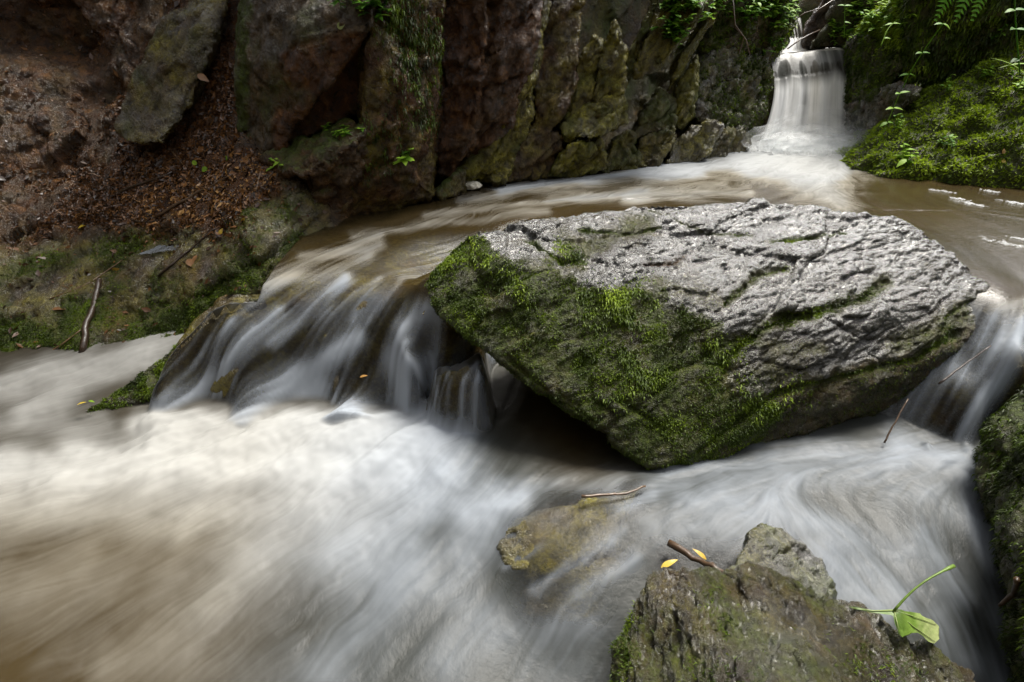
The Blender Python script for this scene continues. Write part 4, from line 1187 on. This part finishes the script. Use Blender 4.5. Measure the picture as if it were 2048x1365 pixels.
# ================================================================== WATERFALL
def fall(name, left, right, ledge, back, top, base, label, seed, nu=120, ns=110, thin=0.0, out=.30):
    """curtain of water: flows in from behind, bends over the lip, drops"""
    rng = np.random.default_rng(seed)
    U, S = np.meshgrid(np.linspace(0, 1, nu), np.linspace(0, 1, ns))
    u, s = U.ravel(), S.ravel()
    lip = left[None] * (1 - u[:, None]) + right[None] * u[:, None]
    lip[:, 2] += .013 * gnoise(np.stack([u * 7, u * 0, u * 0 + seed], 1), 3)
    S0, S1 = .16, .36
    a0 = np.clip(s / S0, 0, 1)
    a1 = np.clip((s - S0) / (S1 - S0), 0, 1)
    t = np.clip((s - S1) / (1 - S1), 0, 1)
    sl = .17
    yy = lip[:, 1] + back * (1 - a0) - sl * a1 - out * t ** .85
    zz = lip[:, 2] + top * (1 - a0) - sl * .9 * a1 ** 1.35
    zz = zz - (lip[:, 2] - sl * .9 - base) * t
    c = (lip[:, 0] - (left[0] + right[0]) / 2)
    xx = (left[0] + right[0]) / 2 + c * (1.10 + .05 * t - .04 * np.sin(np.pi * t)) - ledge * t - .10 * t ** 1.5 * (1 - u) ** 3 * (left[0] > 1.5) + .05 * t ** 2 * u ** 4
    wv = .010 * fbm(np.stack([u * 9, s * 1.0, u * 0], 1), 3, seed) * sstep(.25, .5, s)
    v = np.stack([xx, yy - wv * 1.5, zz], 1)
    col = fbm(np.stack([u * 11, s * .35, u * 0 + 3], 1), 4, seed + 5)
    finec = gnoise(np.stack([u * 46, s * .6, u * 0 + 3], 1), seed + 6)
    edge = sstep(0, .035, u) * sstep(1, .965, u)
    st = gnoise(np.stack([u * 30, s * 2.2, u * 0 + 1], 1), 4) + .6 * gnoise(np.stack([u * 9, s * 1.5, u * 0 + 1], 1), 6)
    fo = sstep(.33, .50, s + .07 * gnoise(np.stack([u * 6, u * 0, u * 0], 1), 9)) * (.98 + .32 * col + .12 * finec)
    fo = np.maximum(fo, sstep(.06, .2, s) * np.clip(-.02 + .16 * st + .14 * sstep(.6, 1, u), 0, .2))
    gap = np.exp(-((u - .42 + .03 * s) / .05) ** 2) * sstep(.40, .6, s) * sstep(1.0, .75, s) * .45
    fo = np.clip((fo - gap) * (.35 + .65 * edge) - thin, 0, 1)
    fo = np.maximum(fo, sstep(.86, .97, s))
    f = grid_faces(nu, ns)[0]
    o = mesh_obj(name, v, f, M['fall'], attrs={'foam': fo, 'deep': .55 + .4 * sstep(.45, .3, s), 'cream': np.clip(.25 + .8 * gnoise(np.stack([u * 4.5, s * .3, u * 0 + 8], 1), 5) + .2 * s, 0, 1)})
    tag(o, label, 'waterfall')
    return o


LL, LR = Y(1546, 112, 4.66), Y(1690, 93, 4.72)
fall('waterfall', LL, LR, .03, .45, -.02, .42, 'white curtain waterfall dropping into the upper pool', 5)
fall('waterfall', Y(1572, 38, 5.3), Y(1598, 34, 5.3), .0, .3, .02, 1.06, 'thin pale upper trickle of water above the main waterfall', 8, 30, 60, .25, .12)
ub = np.array([(1.7, 4.95, LL[2] - .03), (3.2, 4.95, LR[2] - .03), (3.2, 5.6, LR[2] - .0), (1.7, 5.6, LL[2] - .0)])
ug, uf = [], None
nn = 40
A, B = np.meshgrid(np.linspace(0, 1, nn), np.linspace(0, 1, nn))
a, b = A.ravel()[:, None], B.ravel()[:, None]
uv = (ub[0] * (1 - a) + ub[1] * a) * (1 - b) + (ub[3] * (1 - a) + ub[2] * a) * b
uv[:, 2] += .006 * fbm(uv * 8, 3, 4)
o = mesh_obj('stream_water', uv, grid_faces(nn, nn)[0], M['water'], attrs={'foam': np.clip(.35 + .8 * fbm(uv * 5, 3, 4), 0, 1), 'deep': np.full(len(uv), .9), 'cream': np.full(len(uv), .6)})
tag(o, 'pale stream above the waterfall lip', kind='structure')
# rock that carries the lip
rock('rock_sill', [[np.array(p) for p in [(1.85, 4.70, LL[2] - .06), (2.85, 4.76, LR[2] - .07), (1.85, 5.4, LL[2] - .06), (2.85, 5.4, LR[2] - .06), (1.85, 4.62, .1), (2.85, 4.62, .1), (1.85, 5.4, .1), (2.85, 5.4, .1)]]],
     'dark rock sill behind the white waterfall curtain', voxel=.022, seed=150, moss=.2, scale=.25, facet=.02)

# spray where the fall strikes the pool: nested thin veils, thickest low down
sp = empty('spray', Z(1625, 297, .42))
tag(sp, 'white mist of spray at the foot of the waterfall', 'spray')
for k, (sx, sy, sz, al) in enumerate([(.34, .14, .11, .95), (.42, .18, .17, .7), (.50, .24, .23, .45), (.60, .30, .30, .28)]):
    bm = bmesh.new()
    bmesh.ops.create_icosphere(bm, subdivisions=5, radius=1)
    vv = np.array([x.co[:] for x in bm.verts]); ff = np.array([[x.index for x in f_.verts] for f_ in bm.faces]); bm.free()
    m_ = vv[:, 2] > -.2
    ff = ff[m_[ff].all(1)]
    hh_ = np.clip(vv[:, 2], 0, 1)
    vv2 = vv * (1 + .28 * fbm(vv * 1.8 + k, 3, k))[:, None] * np.array([sx, sy, sz]) + Z(1625, 297, .42) + np.array([.03 * k, -.02, 0])
    o = mesh_obj('veil', vv2, ff, M['spray'], parent=sp, attrs={'foam': al * sstep(1.0, .1, hh_) })
# ================================================================== LITTER, STICKS, LEAVES
def chips(pos, nn, length, width, rng, lift=.25):
    n = len(pos)
    tdir = norm(np.cross(nn, rng.normal(size=(n, 3))))
    tdir = norm(tdir + nn * (rng.random(n)[:, None] - .3) * lift * 2)
    sd = norm(np.cross(tdir, nn + .5 * rng.normal(size=(n, 3))))
    u = np.cross(sd, tdir)
    sz = (.35 + .5 * rng.random(n) + 1.3 * rng.random(n) ** 9)[:, None]
    L = length * sz
    W = width * sz * (.5 + .7 * rng.random(n))[:, None]
    c = (rng.random(n)[:, None] - .3) * .35
    b = pos + nn * .003
    v = np.stack([b - tdir * L * .5, b - tdir * L * .1 - sd * W * .5 + u * W * .15, b + u * L * c * .3, b - tdir * L * .1 + sd * W * .5 + u * W * .15,
                  b + tdir * L * .5 + u * L * c], 1).reshape(-1, 3)
    i = np.arange(n)[:, None] * 5
    f = np.concatenate([i + np.array([0, 2, 1]), i + np.array([0, 3, 2]), i + np.array([1, 2, 4]), i + np.array([2, 3, 4])])
    return v, f, np.repeat(rng.random(n), 5)


rng = np.random.default_rng(5)
SV, SF, LIT, ATT = SLOPE
pS = proj(SV)
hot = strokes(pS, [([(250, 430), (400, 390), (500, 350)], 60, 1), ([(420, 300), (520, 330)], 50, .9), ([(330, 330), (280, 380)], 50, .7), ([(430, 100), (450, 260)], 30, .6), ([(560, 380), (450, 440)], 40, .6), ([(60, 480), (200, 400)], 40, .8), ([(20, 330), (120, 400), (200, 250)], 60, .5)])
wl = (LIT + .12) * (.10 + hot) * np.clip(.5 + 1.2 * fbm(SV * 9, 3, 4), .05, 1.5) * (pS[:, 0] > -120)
pos, nn, k = pick(SV, SF, wl, 24000, rng)
cv, cf, t = chips(pos, nn, .022, .012, rng)
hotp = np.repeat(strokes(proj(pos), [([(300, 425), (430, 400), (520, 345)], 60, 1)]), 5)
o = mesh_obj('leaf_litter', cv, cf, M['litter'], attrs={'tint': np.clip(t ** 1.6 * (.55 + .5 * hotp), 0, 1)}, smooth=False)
tag(o, 'brown wet leaf litter covering the slope', kind='stuff')
pos, nn, k = pick(SV, SF, wl * (.3 + hot), 1500, rng)
bv2, bf2, t = blades(pos, norm(nn * .15 + rng.normal(size=(1500, 3)) * .6), .05, .0016, rng, up=0, droop=.15)
o = mesh_obj('leaf_litter', bv2, bf2, M['litter'], attrs={'tint': np.clip(.2 + .6 * t, 0, 1)}, smooth=False)
tag(o, 'fine dead stalks and needles lying in the leaf litter', kind='stuff')


def stick(line, r, label, tint=.4, name='stick', on=None, zs=None, lift=1.0, cat='stick', taper=.6):
    """a twig lying along a drawn line on whatever it rests on"""
    P = []
    for a, b in zip(line[:-1], line[1:]):
        for k in range(5):
            P.append((a[0] + (b[0] - a[0]) * k / 5, a[1] + (b[1] - a[1]) * k / 5))
    P.append(line[-1])
    pts = []
    for i, (x, y) in enumerate(P):
        if zs is not None:
            t = i / (len(P) - 1)
            p = Z(x, y, zs[0] * (1 - t) + zs[1] * t)
        else:
            h = hit(x, y, on)
            if h is None: continue
            p = h[0] + h[1] * r * lift
        pts.append(p)
    pts = np.array(pts)
    for _ in range(2):
        pts[1:-1] = .5 * pts[1:-1] + .25 * (pts[:-2] + pts[2:])
    pts += np.random.default_rng(int(line[0][0])).normal(size=pts.shape) * r * .25
    m = MB()
    n = len(pts)
    m.tube(pts, [r * (1 - (1 - taper) * i / (n - 1)) for i in range(n)], 8, tint, .12)
    o = m.build(name, M['bark'])
    return tag(o, label, cat)


S_ = [B_SLOPE]
stick([(163, 708), (178, 650), (202, 560)], .0125, 'thick dark wet stick standing against the lower slope at the water', .25, taper=.85)
stick([(232, 388), (290, 368), (347, 349)], .0075, 'dark stick lying in the leaf litter, the upper of the two long ones', .2, on=S_)
stick([(312, 438), (395, 388), (466, 351)], .0065, 'long grey brown stick lying in the leaf litter, the lower of the two long ones', .6, on=S_)
stick([(265, 443), (300, 446), (330, 438)], .0045, 'short dark twig at the lower end of the long grey stick', .2, on=S_)
stick([(318, 552), (372, 508), (405, 480), (432, 458)], .005, 'crooked dark twig on the green lower slope', .15, on=S_)
stick([(50, 740), (110, 700), (166, 660)], .004, 'thin tan twig leaning into the water left of the thick stick', .95, on=S_)
stick([(100, 600), (170, 572), (246, 521)], .003, 'thin tan stalk across the wet slope above the thick stick', .9, on=S_)
stick([(514, 382), (522, 345)], .0045, 'short pale upright twig stub on the litter', 1.0, on=S_)
stick([(165, 393), (210, 380), (252, 370)], .004, 'thin black twig at the left end of the upper stick', .1, on=S_)
stick([(345, 303), (358, 320), (372, 337)], .003, 'short tan twig below the grey slab', .95, on=S_)
stick([(533, 362), (548, 345), (550, 318)], .003, 'curved reddish stalk beside the small yellow green plant', .75, on=S_)
stick([(290, 318), (294, 340), (296, 362)], .003, 'thin upright brown stalk in the litter below the slab', .5, on=S_)
stick([(200, 440), (215, 455), (240, 452)], .003, 'thin brown twig beside the yellow leaf on the slope', .4, on=S_)
stick([(395, 60), (430, 130), (452, 190)], .003, 'thin dark root hanging down beside the grey slab', .3, on=S_)
stick([(1163, 993), (1215, 990), (1250, 988), (1292, 973)], .0042, 'thin reddish twig caught above the yellow brown submerged rock', .65, zs=(.072, .068))
stick([(1336, 1086), (1400, 1122), (1458, 1152)], .0085, 'brown stick wedged between foreground rock and granite rock', .55, zs=(.068, .10))
stick([(1768, 886), (1790, 845), (1816, 798)], .0028, 'thin red brown twig leaning under the right side of the boulder', .6, zs=(.045, .15))
stick([(1878, 768), (1930, 728), (1982, 692)], .003, 'dark twig lying across the chute right of the boulder', .3, zs=(.22, .315))
stick([(2050, 1160), (2022, 1205), (1996, 1236)], .006, 'brown twig on the shaggy rock at the right edge', .55, lift=1.6)


def small_leaf(px, py, ln, wd, label, tint=.8, mat='dead', shape='ovate', rot=0.0, zz=None, name='leaf', up=.3):
    h = hit(px, py)
    p, n = (h[0], h[1]) if zz is None else (Z(px, py, zz), np.array([0, 0, 1.0]))
    r = np.array([math.cos(rot), 0.0, 0.0]) + math.sin(rot) * np.array([0, .5, .8])
    d = r - n * (r @ n) * (1 - up)
    d = d + n * up
    m = MB()
    m.leaf(p + n * .004, d, n, ln, wd, tint, .15, .25, shape, 6)
    o = m.build(name, M[mat])
    return tag(o, label, 'leaf')


for a in [(158, 458, .035, .022, 'bright yellow leaf on the wet slope below the litter', .95, 'dead', 'ovate', .3), (440, 470, .028, .016, 'small yellow leaf on the green part of the slope', .85, 'dead', 'ovate', 1.2),
          (375, 520, .045, .03, 'curled brown leaf below the crooked twig', .5, 'dead', 'ovate', -.8), (395, 512, .04, .02, 'narrow brown leaf beside the curled brown leaf', .45, 'dead', 'ovate', -1.8),
          (105, 620, .05, .02, 'brown leaf stuck to the wet slope left of the thick stick', .3, 'dead', 'ovate', .1), (225, 540, .03, .02, 'orange leaf at the top of the thick stick', .7, 'dead', 'ovate', .2),
          (395, 150, .05, .03, 'brown curled leaf beside the grey slab', .5, 'dead', 'ovate', -.5), (485, 445, .03, .02, 'pale tan leaf low on the litter', .75, 'dead', 'round', .5), (300, 575, .035, .02, 'rusty leaf on the mossy lower slope', .4, 'dead', 'ovate', -1.2),
          (405, 342, .03, .025, 'small round green leaf in the middle of the litter', .8, 'leaf', 'round', .2), (395, 330, .025, .02, 'light green leaflet just above the round green leaf', .95, 'leaf', 'round', 2.5), (455, 322, .02, .015, 'tiny green leaflet on the litter left of the yellow green plant', .7, 'leaf', 'round', 1.5),
          (675, 55, .032, .024, 'pale yellow green leaf on the ledge of the cliff block', .9, 'pale_leaf', 'ovate', .4), (2005, 310, .035, .018, 'tan leaf stuck in the moss of the right bank', .6, 'dead', 'ovate', 1.4), (2002, 325, .022, .022, 'tiny round yellow leaf on the moss of the right bank', .95, 'dead', 'round', .3)]:
    small_leaf(*a)
small_leaf(1322, 1138, .042, .014, 'yellow leaf floating left of the wedged stick', .9, 'dead', 'ovate', .6, zz=.082)
small_leaf(1412, 1122, .035, .012, 'pale orange leaf lying on the wedged stick', .8, 'dead', 'ovate', 2.2, zz=.098)
small_leaf(155, 812, .030, .010, 'narrow yellow leaf at the tip of the mossy ridge', .97, 'dead', 'ovate', .5, zz=.045)
small_leaf(178, 804, .026, .009, 'narrow yellow green leaf beside the yellow one at the ridge tip', .8, 'leaf', 'ovate', -.5, zz=.05)
small_leaf(720, 757, .025, .014, 'orange brown leaf stuck in the cascade left of the rock shelf', .55, 'dead', 'ovate', .3, zz=.19)

# the fallen green leaf with its stalk standing up from the foreground rock
fl = empty('fallen_leaf', Z(1790, 1222, .17))
base = Z(1788, 1222, .178)
tip = Z(1908, 1132, .235)
pm = MB()
pts = []
for k in range(13):
    t = k / 12
    p = base * (1 - t) + tip * t
    p = p + np.array([-.012, .0, .010]) * math.sin(math.pi * t)
    pts.append(p)
pm.tube(pts, [.0017 + .0006 * abs(2 * k / 12 - 1) + (.0012 if k > 10 else 0) for k in range(13)], 8, .5)
pm.build('petiole', M['pale_leaf'], fl)
def flat_leaf(outline, parent, mat, tintf, zlift):
    bm = bmesh.new()
    vs = [bm.verts.new((x, y, 0)) for x, y in outline]
    fc = bm.faces.new(vs)
    bmesh.ops.triangulate(bm, faces=[fc])
    bmesh.ops.subdivide_edges(bm, edges=bm.edges[:], cuts=3, use_grid_fill=True)
    bmesh.ops.triangulate(bm, faces=bm.faces[:])
    P = np.array([x.co[:2] for x in bm.verts])
    F_ = np.array([[x.index for x in q.verts] for q in bm.faces])
    bm.free()
    V = []
    for x, y in P:
        h = hit(x, y, FRONT)
        zb = Z(x, y, zlift(x, y))
        if h is not None and np.linalg.norm(h[0] - CAM) < np.linalg.norm(zb - CAM) + .01:
            zb = h[0] + h[1] * .003
        V.append(zb)
    V = np.array(V)
    V = relax(V, np.c_[F_, F_[:, 2]], 3, .5)
    o = mesh_obj('blade', V, F_, mat, parent=parent, attrs={'tint': np.array([tintf(x, y) for x, y in P])})
    return o


FRONT = [bvh_of(R2[1], R2[2])]
flat_leaf([(1690, 1213), (1715, 1215), (1745, 1219), (1786, 1216), (1812, 1216), (1842, 1222), (1866, 1232), (1881, 1248), (1870, 1258), (1846, 1252), (1864, 1265), (1882, 1280), (1870, 1290), (1846, 1284), (1826, 1270), (1812, 1254), (1806, 1244), (1805, 1262), (1802, 1278), (1792, 1268), (1785, 1250), (1782, 1232), (1745, 1227), (1710, 1221)],
          fl, M['pale_leaf'], lambda x, y: float(np.clip(.10 + (x - 1790) / 85 + .12 * math.sin(x * .5 + y * .3), .18, 1)), lambda x, y: .176 - max(0, x - 1800) * .00042 - max(0, y - 1235) * .0004)
for a_ in ([(1788, 1221), (1830, 1234), (1872, 1250)], [(1788, 1221), (1825, 1252), (1870, 1284)], [(1788, 1221), (1794, 1245), (1800, 1270)], [(1788, 1221), (1745, 1222), (1700, 1217)]):
    pts = []
    for x, y in a_:
        zb = Z(x, y, .1775 - max(0, x - 1800) * .00042 - max(0, y - 1235) * .0004)
        h_ = hit(x, y, FRONT)
        if h_ is not None and np.linalg.norm(h_[0] - CAM) < np.linalg.norm(zb - CAM) + .01: zb = h_[0] + h_[1] * .004
        pts.append(zb)
    m = MB()
    m.tube(pts, [.0011, .0009, .0004], 5, .8)
    m.build('vein', M['pale_leaf'], fl)
tag(fl, 'pale green lobed leaf with an upright stalk fallen on the foreground rock', 'leaf')

# ================================================================== FOAM LUMPS AND FLECKS
def lump(c, sx, sy, sz, label, name='foam_lump', seed=1, rough=.25):
    bm = bmesh.new()
    bmesh.ops.create_icosphere(bm, subdivisions=5, radius=1)
    v = np.array([x.co[:] for x in bm.verts])
    f = np.array([[x.index for x in q.verts] for q in bm.faces])
    bm.free()
    r = 1 + rough * fbm(v * 1.7, 4, seed) + .06 * gnoise(v * 7, seed)
    v = v * r[:, None] * np.array([sx, sy, sz]) + c
    o = mesh_obj(name, v, f, M['foam'])
    return tag(o, label, 'foam')


lump(Z(1213, 330, .44), .042, .035, .038, 'round cream foam lump at the far waterline', seed=3)
lump(Z(945, 371, .425), .050, .03, .022, 'flat cream foam lump on a mossy stone by the jagged rib', seed=4)
for i, (x, y, a, lb) in enumerate([(1918, 398, .030, 'small white foam fleck at the left of the right hand pool'), (1945, 408, .045, 'long white foam fleck below the mossy bank'), (2034, 406, .040, 'white foam fleck at the right edge below the bank'), (2010, 486, .045, 'curled white foam fleck nearest the boulder'), (2040, 478, .03, 'small white foam fleck right of the curled one'), (1875, 381, .03, 'thin foam fleck touching the tip of the mossy bank'), (1985, 383, .025, 'tiny foam fleck close under the bank')]):
    rg = np.random.default_rng(60 + i)
    c = Z(x, y, .404)
    m = MB()
    for k in range(26):
        p = c + np.array([rg.normal() * a * .6, 0, 0])
        p = p + np.array([0, -(p[0] - c[0]) * .9 + rg.normal() * a * .45, 0])
        l_ = a * (.15 + .45 * rg.random())
        th = rg.normal() * 1.4 - .7
        cu = rg.normal() * 1.2
        qn = [p + np.array([l_ * t_ * math.cos(th + cu * t_), l_ * t_ * math.sin(th + cu * t_), 0]) for t_ in np.linspace(-1, 1, 7)]
        r_ = .0012 + .0022 * rg.random()
        m.tube(qn, [.0004, r_ * .7, r_, r_ * 1.1, r_, r_ * .7, .0004], 5, .5)
    o = m.build('foam_fleck', M['spray'])
    at_ = o.data.attributes.new('foam', 'FLOAT', 'POINT'); at_.data.foreach_set('value', np.full(len(o.data.vertices), .3, np.float32))
    tag(o, lb, 'foam', 'foam flecks drifting on the brown pool')

# ================================================================== PLANTS
def grow(base, nrm, h, lean, rg, n=9):
    d = norm(np.array([np.asarray(nrm) * .5 + np.array([0, 0, .8]) + lean]))[0]
    pts = [np.asarray(base) - d * .01]
    for k in range(n):
        d = norm(np.array([d + np.array([rg.normal() * .07, rg.normal() * .07, -.05])]))[0]
        pts.append(pts[-1] + d * h / n)
    return pts


def clump(px, py, sx, sy, n, h, leaf, label, seed, name='leafy_plant', lean=(0, -.3, 0), bright=.5, per=8, on=None, shape='ovate', moss=None):
    rg = np.random.default_rng(seed)
    b0 = hit(px, py, on)
    root = empty(name, b0[0])
    lm = MB()
    for s in range(n):
        hb = hit(px + rg.normal() * sx, py + rg.normal() * sy, on)
        if hb is None or np.linalg.norm(hb[0] - b0[0]) > 1.0: continue
        hh = h * (.5 + rg.random())
        pts = grow(hb[0], hb[1], hh, np.array(lean) + rg.normal(size=3) * .35, rg)
        sm = MB()
        sm.tube(pts, [.0016 * (1 - .6 * i / len(pts)) + .0006 for i in range(len(pts))], 4, .5)
        sm.build('stem', M['leaf'], root)
        for k in range(per):
            i = int(2 + (len(pts) - 3) * (k + 1) / per)
            a = rg.random() * 6.28
            d = np.array([math.cos(a), math.sin(a) - .2, .25 + rg.normal() * .25])
            lm.leaf(pts[i], d, (0, -.3, 1), leaf * (.6 + .7 * rg.random()), leaf * .55, float(np.clip(bright + rg.normal() * .2, 0, 1)), .12, .3, shape, 4)
    lm.build('foliage', M['leaf'], root)
    return tag(root, label, 'plant')


clump(1345, 62, 16, 16, 26, .07, .040, 'leafy green plant hanging on the overhanging slab above the recess', 1, bright=.55)
clump(1372, 12, 26, 10, 36, .08, .040, 'light green leafy plant at the top edge above the overhanging slab', 2, bright=.7)
clump(1490, 20, 30, 14, 40, .10, .042, 'green leafy plant at the top edge left of the upper trickle', 3, bright=.6)
clump(1560, 26, 16, 18, 36, .09, .042, 'bright leafy plant on the mossy rock corner beside the upper trickle', 4, bright=.75)
clump(1545, 95, 10, 8, 8, .05, .030, 'small leafy sprig just left of the waterfall lip', 5, bright=.6)
clump(1745, 30, 30, 18, 60, .08, .040, 'bright small leaved plant on the moss bank top right of the fall', 6, bright=.85, shape='round')
clump(1690, 65, 18, 14, 26, .05, .034, 'low bright plant creeping down to the right lip of the fall', 7, bright=.8, shape='round')
clump(735, 8, 26, 14, 24, .06, .034, 'dark green leafy plant at the top of the mossy pillar', 8, bright=.35)
clump(812, 318, 7, 5, 4, .05, .055, 'bright green seedling with broad leaves low on the mossy bank', 9, name='seedling', bright=.85, per=5)
clump(1910, 290, 10, 6, 5, .06, .030, 'pale seedling in the middle of the mossy bank', 10, name='seedling', bright=.8, per=5)
clump(1895, 178, 8, 5, 4, .06, .030, 'seedling on the upper edge of the mossy bank beside the dark overhang', 11, name='seedling', bright=.8, per=5)
clump(1975, 148, 8, 6, 5, .07, .032, 'seedling high on the mossy bank left of the grass blades', 12, name='seedling', bright=.8, per=5)
clump(1985, 92, 8, 6, 4, .06, .032, 'dark green seedling just under the overhang', 13, name='seedling', bright=.5, per=5)
clump(1790, 258, 6, 5, 4, .08, .028, 'thin seedling at the left tip of the mossy bank', 14, name='seedling', bright=.8, per=5)
clump(553, 330, 6, 4, 5, .03, .022, 'small yellow green plant at the edge of the litter below the cliff block', 15, name='seedling', bright=.98, per=5)
clump(680, 262, 20, 8, 14, .03, .022, 'low yellow green plants on the mossy rock ledge', 16, bright=.7, per=5)
clump(1808, 322, 5, 4, 5, .07, .060, 'broad leaved light green herb on the lower mossy bank', 17, name='herb', bright=.95, per=5)
clump(2035, 175, 10, 10, 8, .12, .035, 'yellow green herb at the right edge on the upper mossy bank', 18, name='herb', bright=.85, per=6)


def tall(name, line, y0, y1, leaves, label, r=.004, ll=.075, tint=.75, cat='plant'):
    """a stem drawn through the air with pairs of leaves"""
    P = []
    n = len(line)
    for i, (x, y) in enumerate(line):
        P.append(Y(x, y, y0 + (y1 - y0) * i / (n - 1)))
    Q = []
    for i in range(n - 1):
        for k in range(6):
            t = k / 6
            a, b, c, d = P[max(i - 1, 0)], P[i], P[i + 1], P[min(i + 2, n - 1)]
            Q.append(.5 * (2 * b + (c - a) * t + (2 * a - 5 * b + 4 * c - d) * t * t + (3 * b - a - 3 * c + d) * t ** 3))
    Q.append(P[-1])
    root = empty(name, Q[0])
    m = MB()
    m.tube(Q, [r * (1 - .5 * i / len(Q)) for i in range(len(Q))], 6, tint)
    m.build('stem', M['leaf'], root)
    rg = np.random.default_rng(int(line[0][0]))
    for t, sides in leaves:
        p = Q[int(t * (len(Q) - 1))]
        for s in sides:
            m = MB()
            m.leaf(p, (s, -.25 + rg.normal() * .2, .15 + rg.normal() * .15), (0, -.4, 1), ll * (.8 + .4 * rg.random()), ll * .5, float(np.clip(tint - .05 + rg.normal() * .12, 0, 1)), .12, .35, 'ovate', 6)
            m.build('leaf', M['leaf'], root)
    return tag(root, label, cat)


tall('herb', [(1806, 176), (1822, 142), (1850, 98), (1886, 48)], 3.7, 3.55, [(.32, (-1, 1)), (.66, (-1, 1)), (1, (-1, 1, .4))], 'tall leaning herb with pairs of leaves in front of the dark overhang', .004, .050, .6)
tall('herb', [(1752, 300), (1775, 245), (1792, 205), (1800, 185)], 3.5, 3.45, [(.35, (-1, 1)), (.6, (-1, 1)), (.95, (-1, 1))], 'slender herb rising from the left tip of the mossy bank', .003, .05, .75)
tall('herb', [(2040, 150), (2034, 80), (2030, 20), (2030, -30)], 3.2, 3.1, [(.2, (-1,)), (.45, (-1, 1)), (.7, (-1, 1)), (.95, (-1, 1))], 'upright herb with drooping leaves at the top right corner', .004, .065, .4)
tall('vine', [(1762, 92), (1775, 60), (1790, 44)], 3.7, 3.8, [(.3, (1,)), (.9, (-1, 1))], 'thin green tendril hanging over the mossy wall right of the fall', .003, .04, .8)
tall('vine', [(1688, 74), (1689, 45), (1690, 8)], 4.3, 4.35, [(.95, (-1, 1)), (.5, (1,))], 'thin upright stalk in front of the moss edged rock', .003, .05, .6)
for i, (x0, y0_, x1, y1_, lb) in enumerate([(2050, 150, 2000, 118, 'upper yellow green grass blade at the right edge'), (2050, 128, 2005, 145, 'lower yellow green grass blade at the right edge')]):
    m = MB()
    a, b = Y(x0, y0_, 3.2), Y(x1, y1_, 3.2)
    m.leaf(a, b - a + np.array([0, 0, .05]), (0, -.5, 1), np.linalg.norm(b - a) * 1.1, .012, .95, .2, .3, 'blade', 8)
    tag(m.build('grass_blade', M['leaf']), lb, 'grass blade')


def fern(px, py, tx, ty, y0, label):
    a, b = Y(px, py, y0), Y(tx, ty, y0 - .12)
    root = empty('fern_frond', a)
    L = np.linalg.norm(b - a)
    ax = (b - a) / L
    sd = np.cross(ax, [0, -1, .3]); sd /= np.linalg.norm(sd)
    pts = [a + ax * L * t + np.array([0, -.02, .05]) * math.sin(math.pi * t) for t in np.linspace(0, 1, 22)]
    m = MB(); m.tube(pts, [.003 * (1 - .8 * i / 22) for i in range(22)], 5, .6); m.build('stalk', M['leaf'], root)
    m = MB()
    for i in range(2, 22):
        t = i / 22
        ln = L * .30 * math.sin(math.pi * min(1, .18 + .82 * t)) ** .7 * (1.05 - t * .55)
        for s in (-1, 1):
            d = sd * s + ax * .45
            d = d / np.linalg.norm(d)
            m.leaf(pts[i], d, (0, -1, .4), ln, L * .045, .40 + .12 * random.random(), .1, .2, 'blade', 5)
    m.build('fronds', M['leaf'], root)
    return tag(root, label, 'fern')


fern(1925, -70, 1872, 40, 2.75, 'leftmost fern frond hanging into the top right')
fern(1960, -90, 1912, 42, 2.7, 'middle fern frond hanging into the top right')
fern(1975, -80, 1945, 40, 2.8, 'darker fern frond hanging behind the middle one')
for line, y0, y1, r, lb in (([(1583, 45), (1610, 26), (1640, 18), (1672, -4)], 4.5, 4.5, .005, 'bare reddish branch arching over the upper trickle'), ([(1575, 98), (1600, 80), (1618, 70), (1640, 60)], 4.45, 4.6, .005, 'bare dark branch lying across the stream above the lip'), ([(1478, 108), (1488, 75), (1470, 50), (1466, 0)], 3.95, 3.95, .005, 'bare brown stem hanging in front of the dark mossy rock'), ([(1500, 110), (1492, 80), (1470, 55)], 3.95, 3.95, .004, 'thin curved twig beside the hanging stem')):
    m = MB()
    n = len(line)
    m.tube([Y(x, y, y0 + (y1 - y0) * i / (n - 1)) for i, (x, y) in enumerate(line)], [r * (1 - .4 * i / n) for i in range(n)], 6, .6)
    tag(m.build('branch', M['bark']), lb, 'branch')
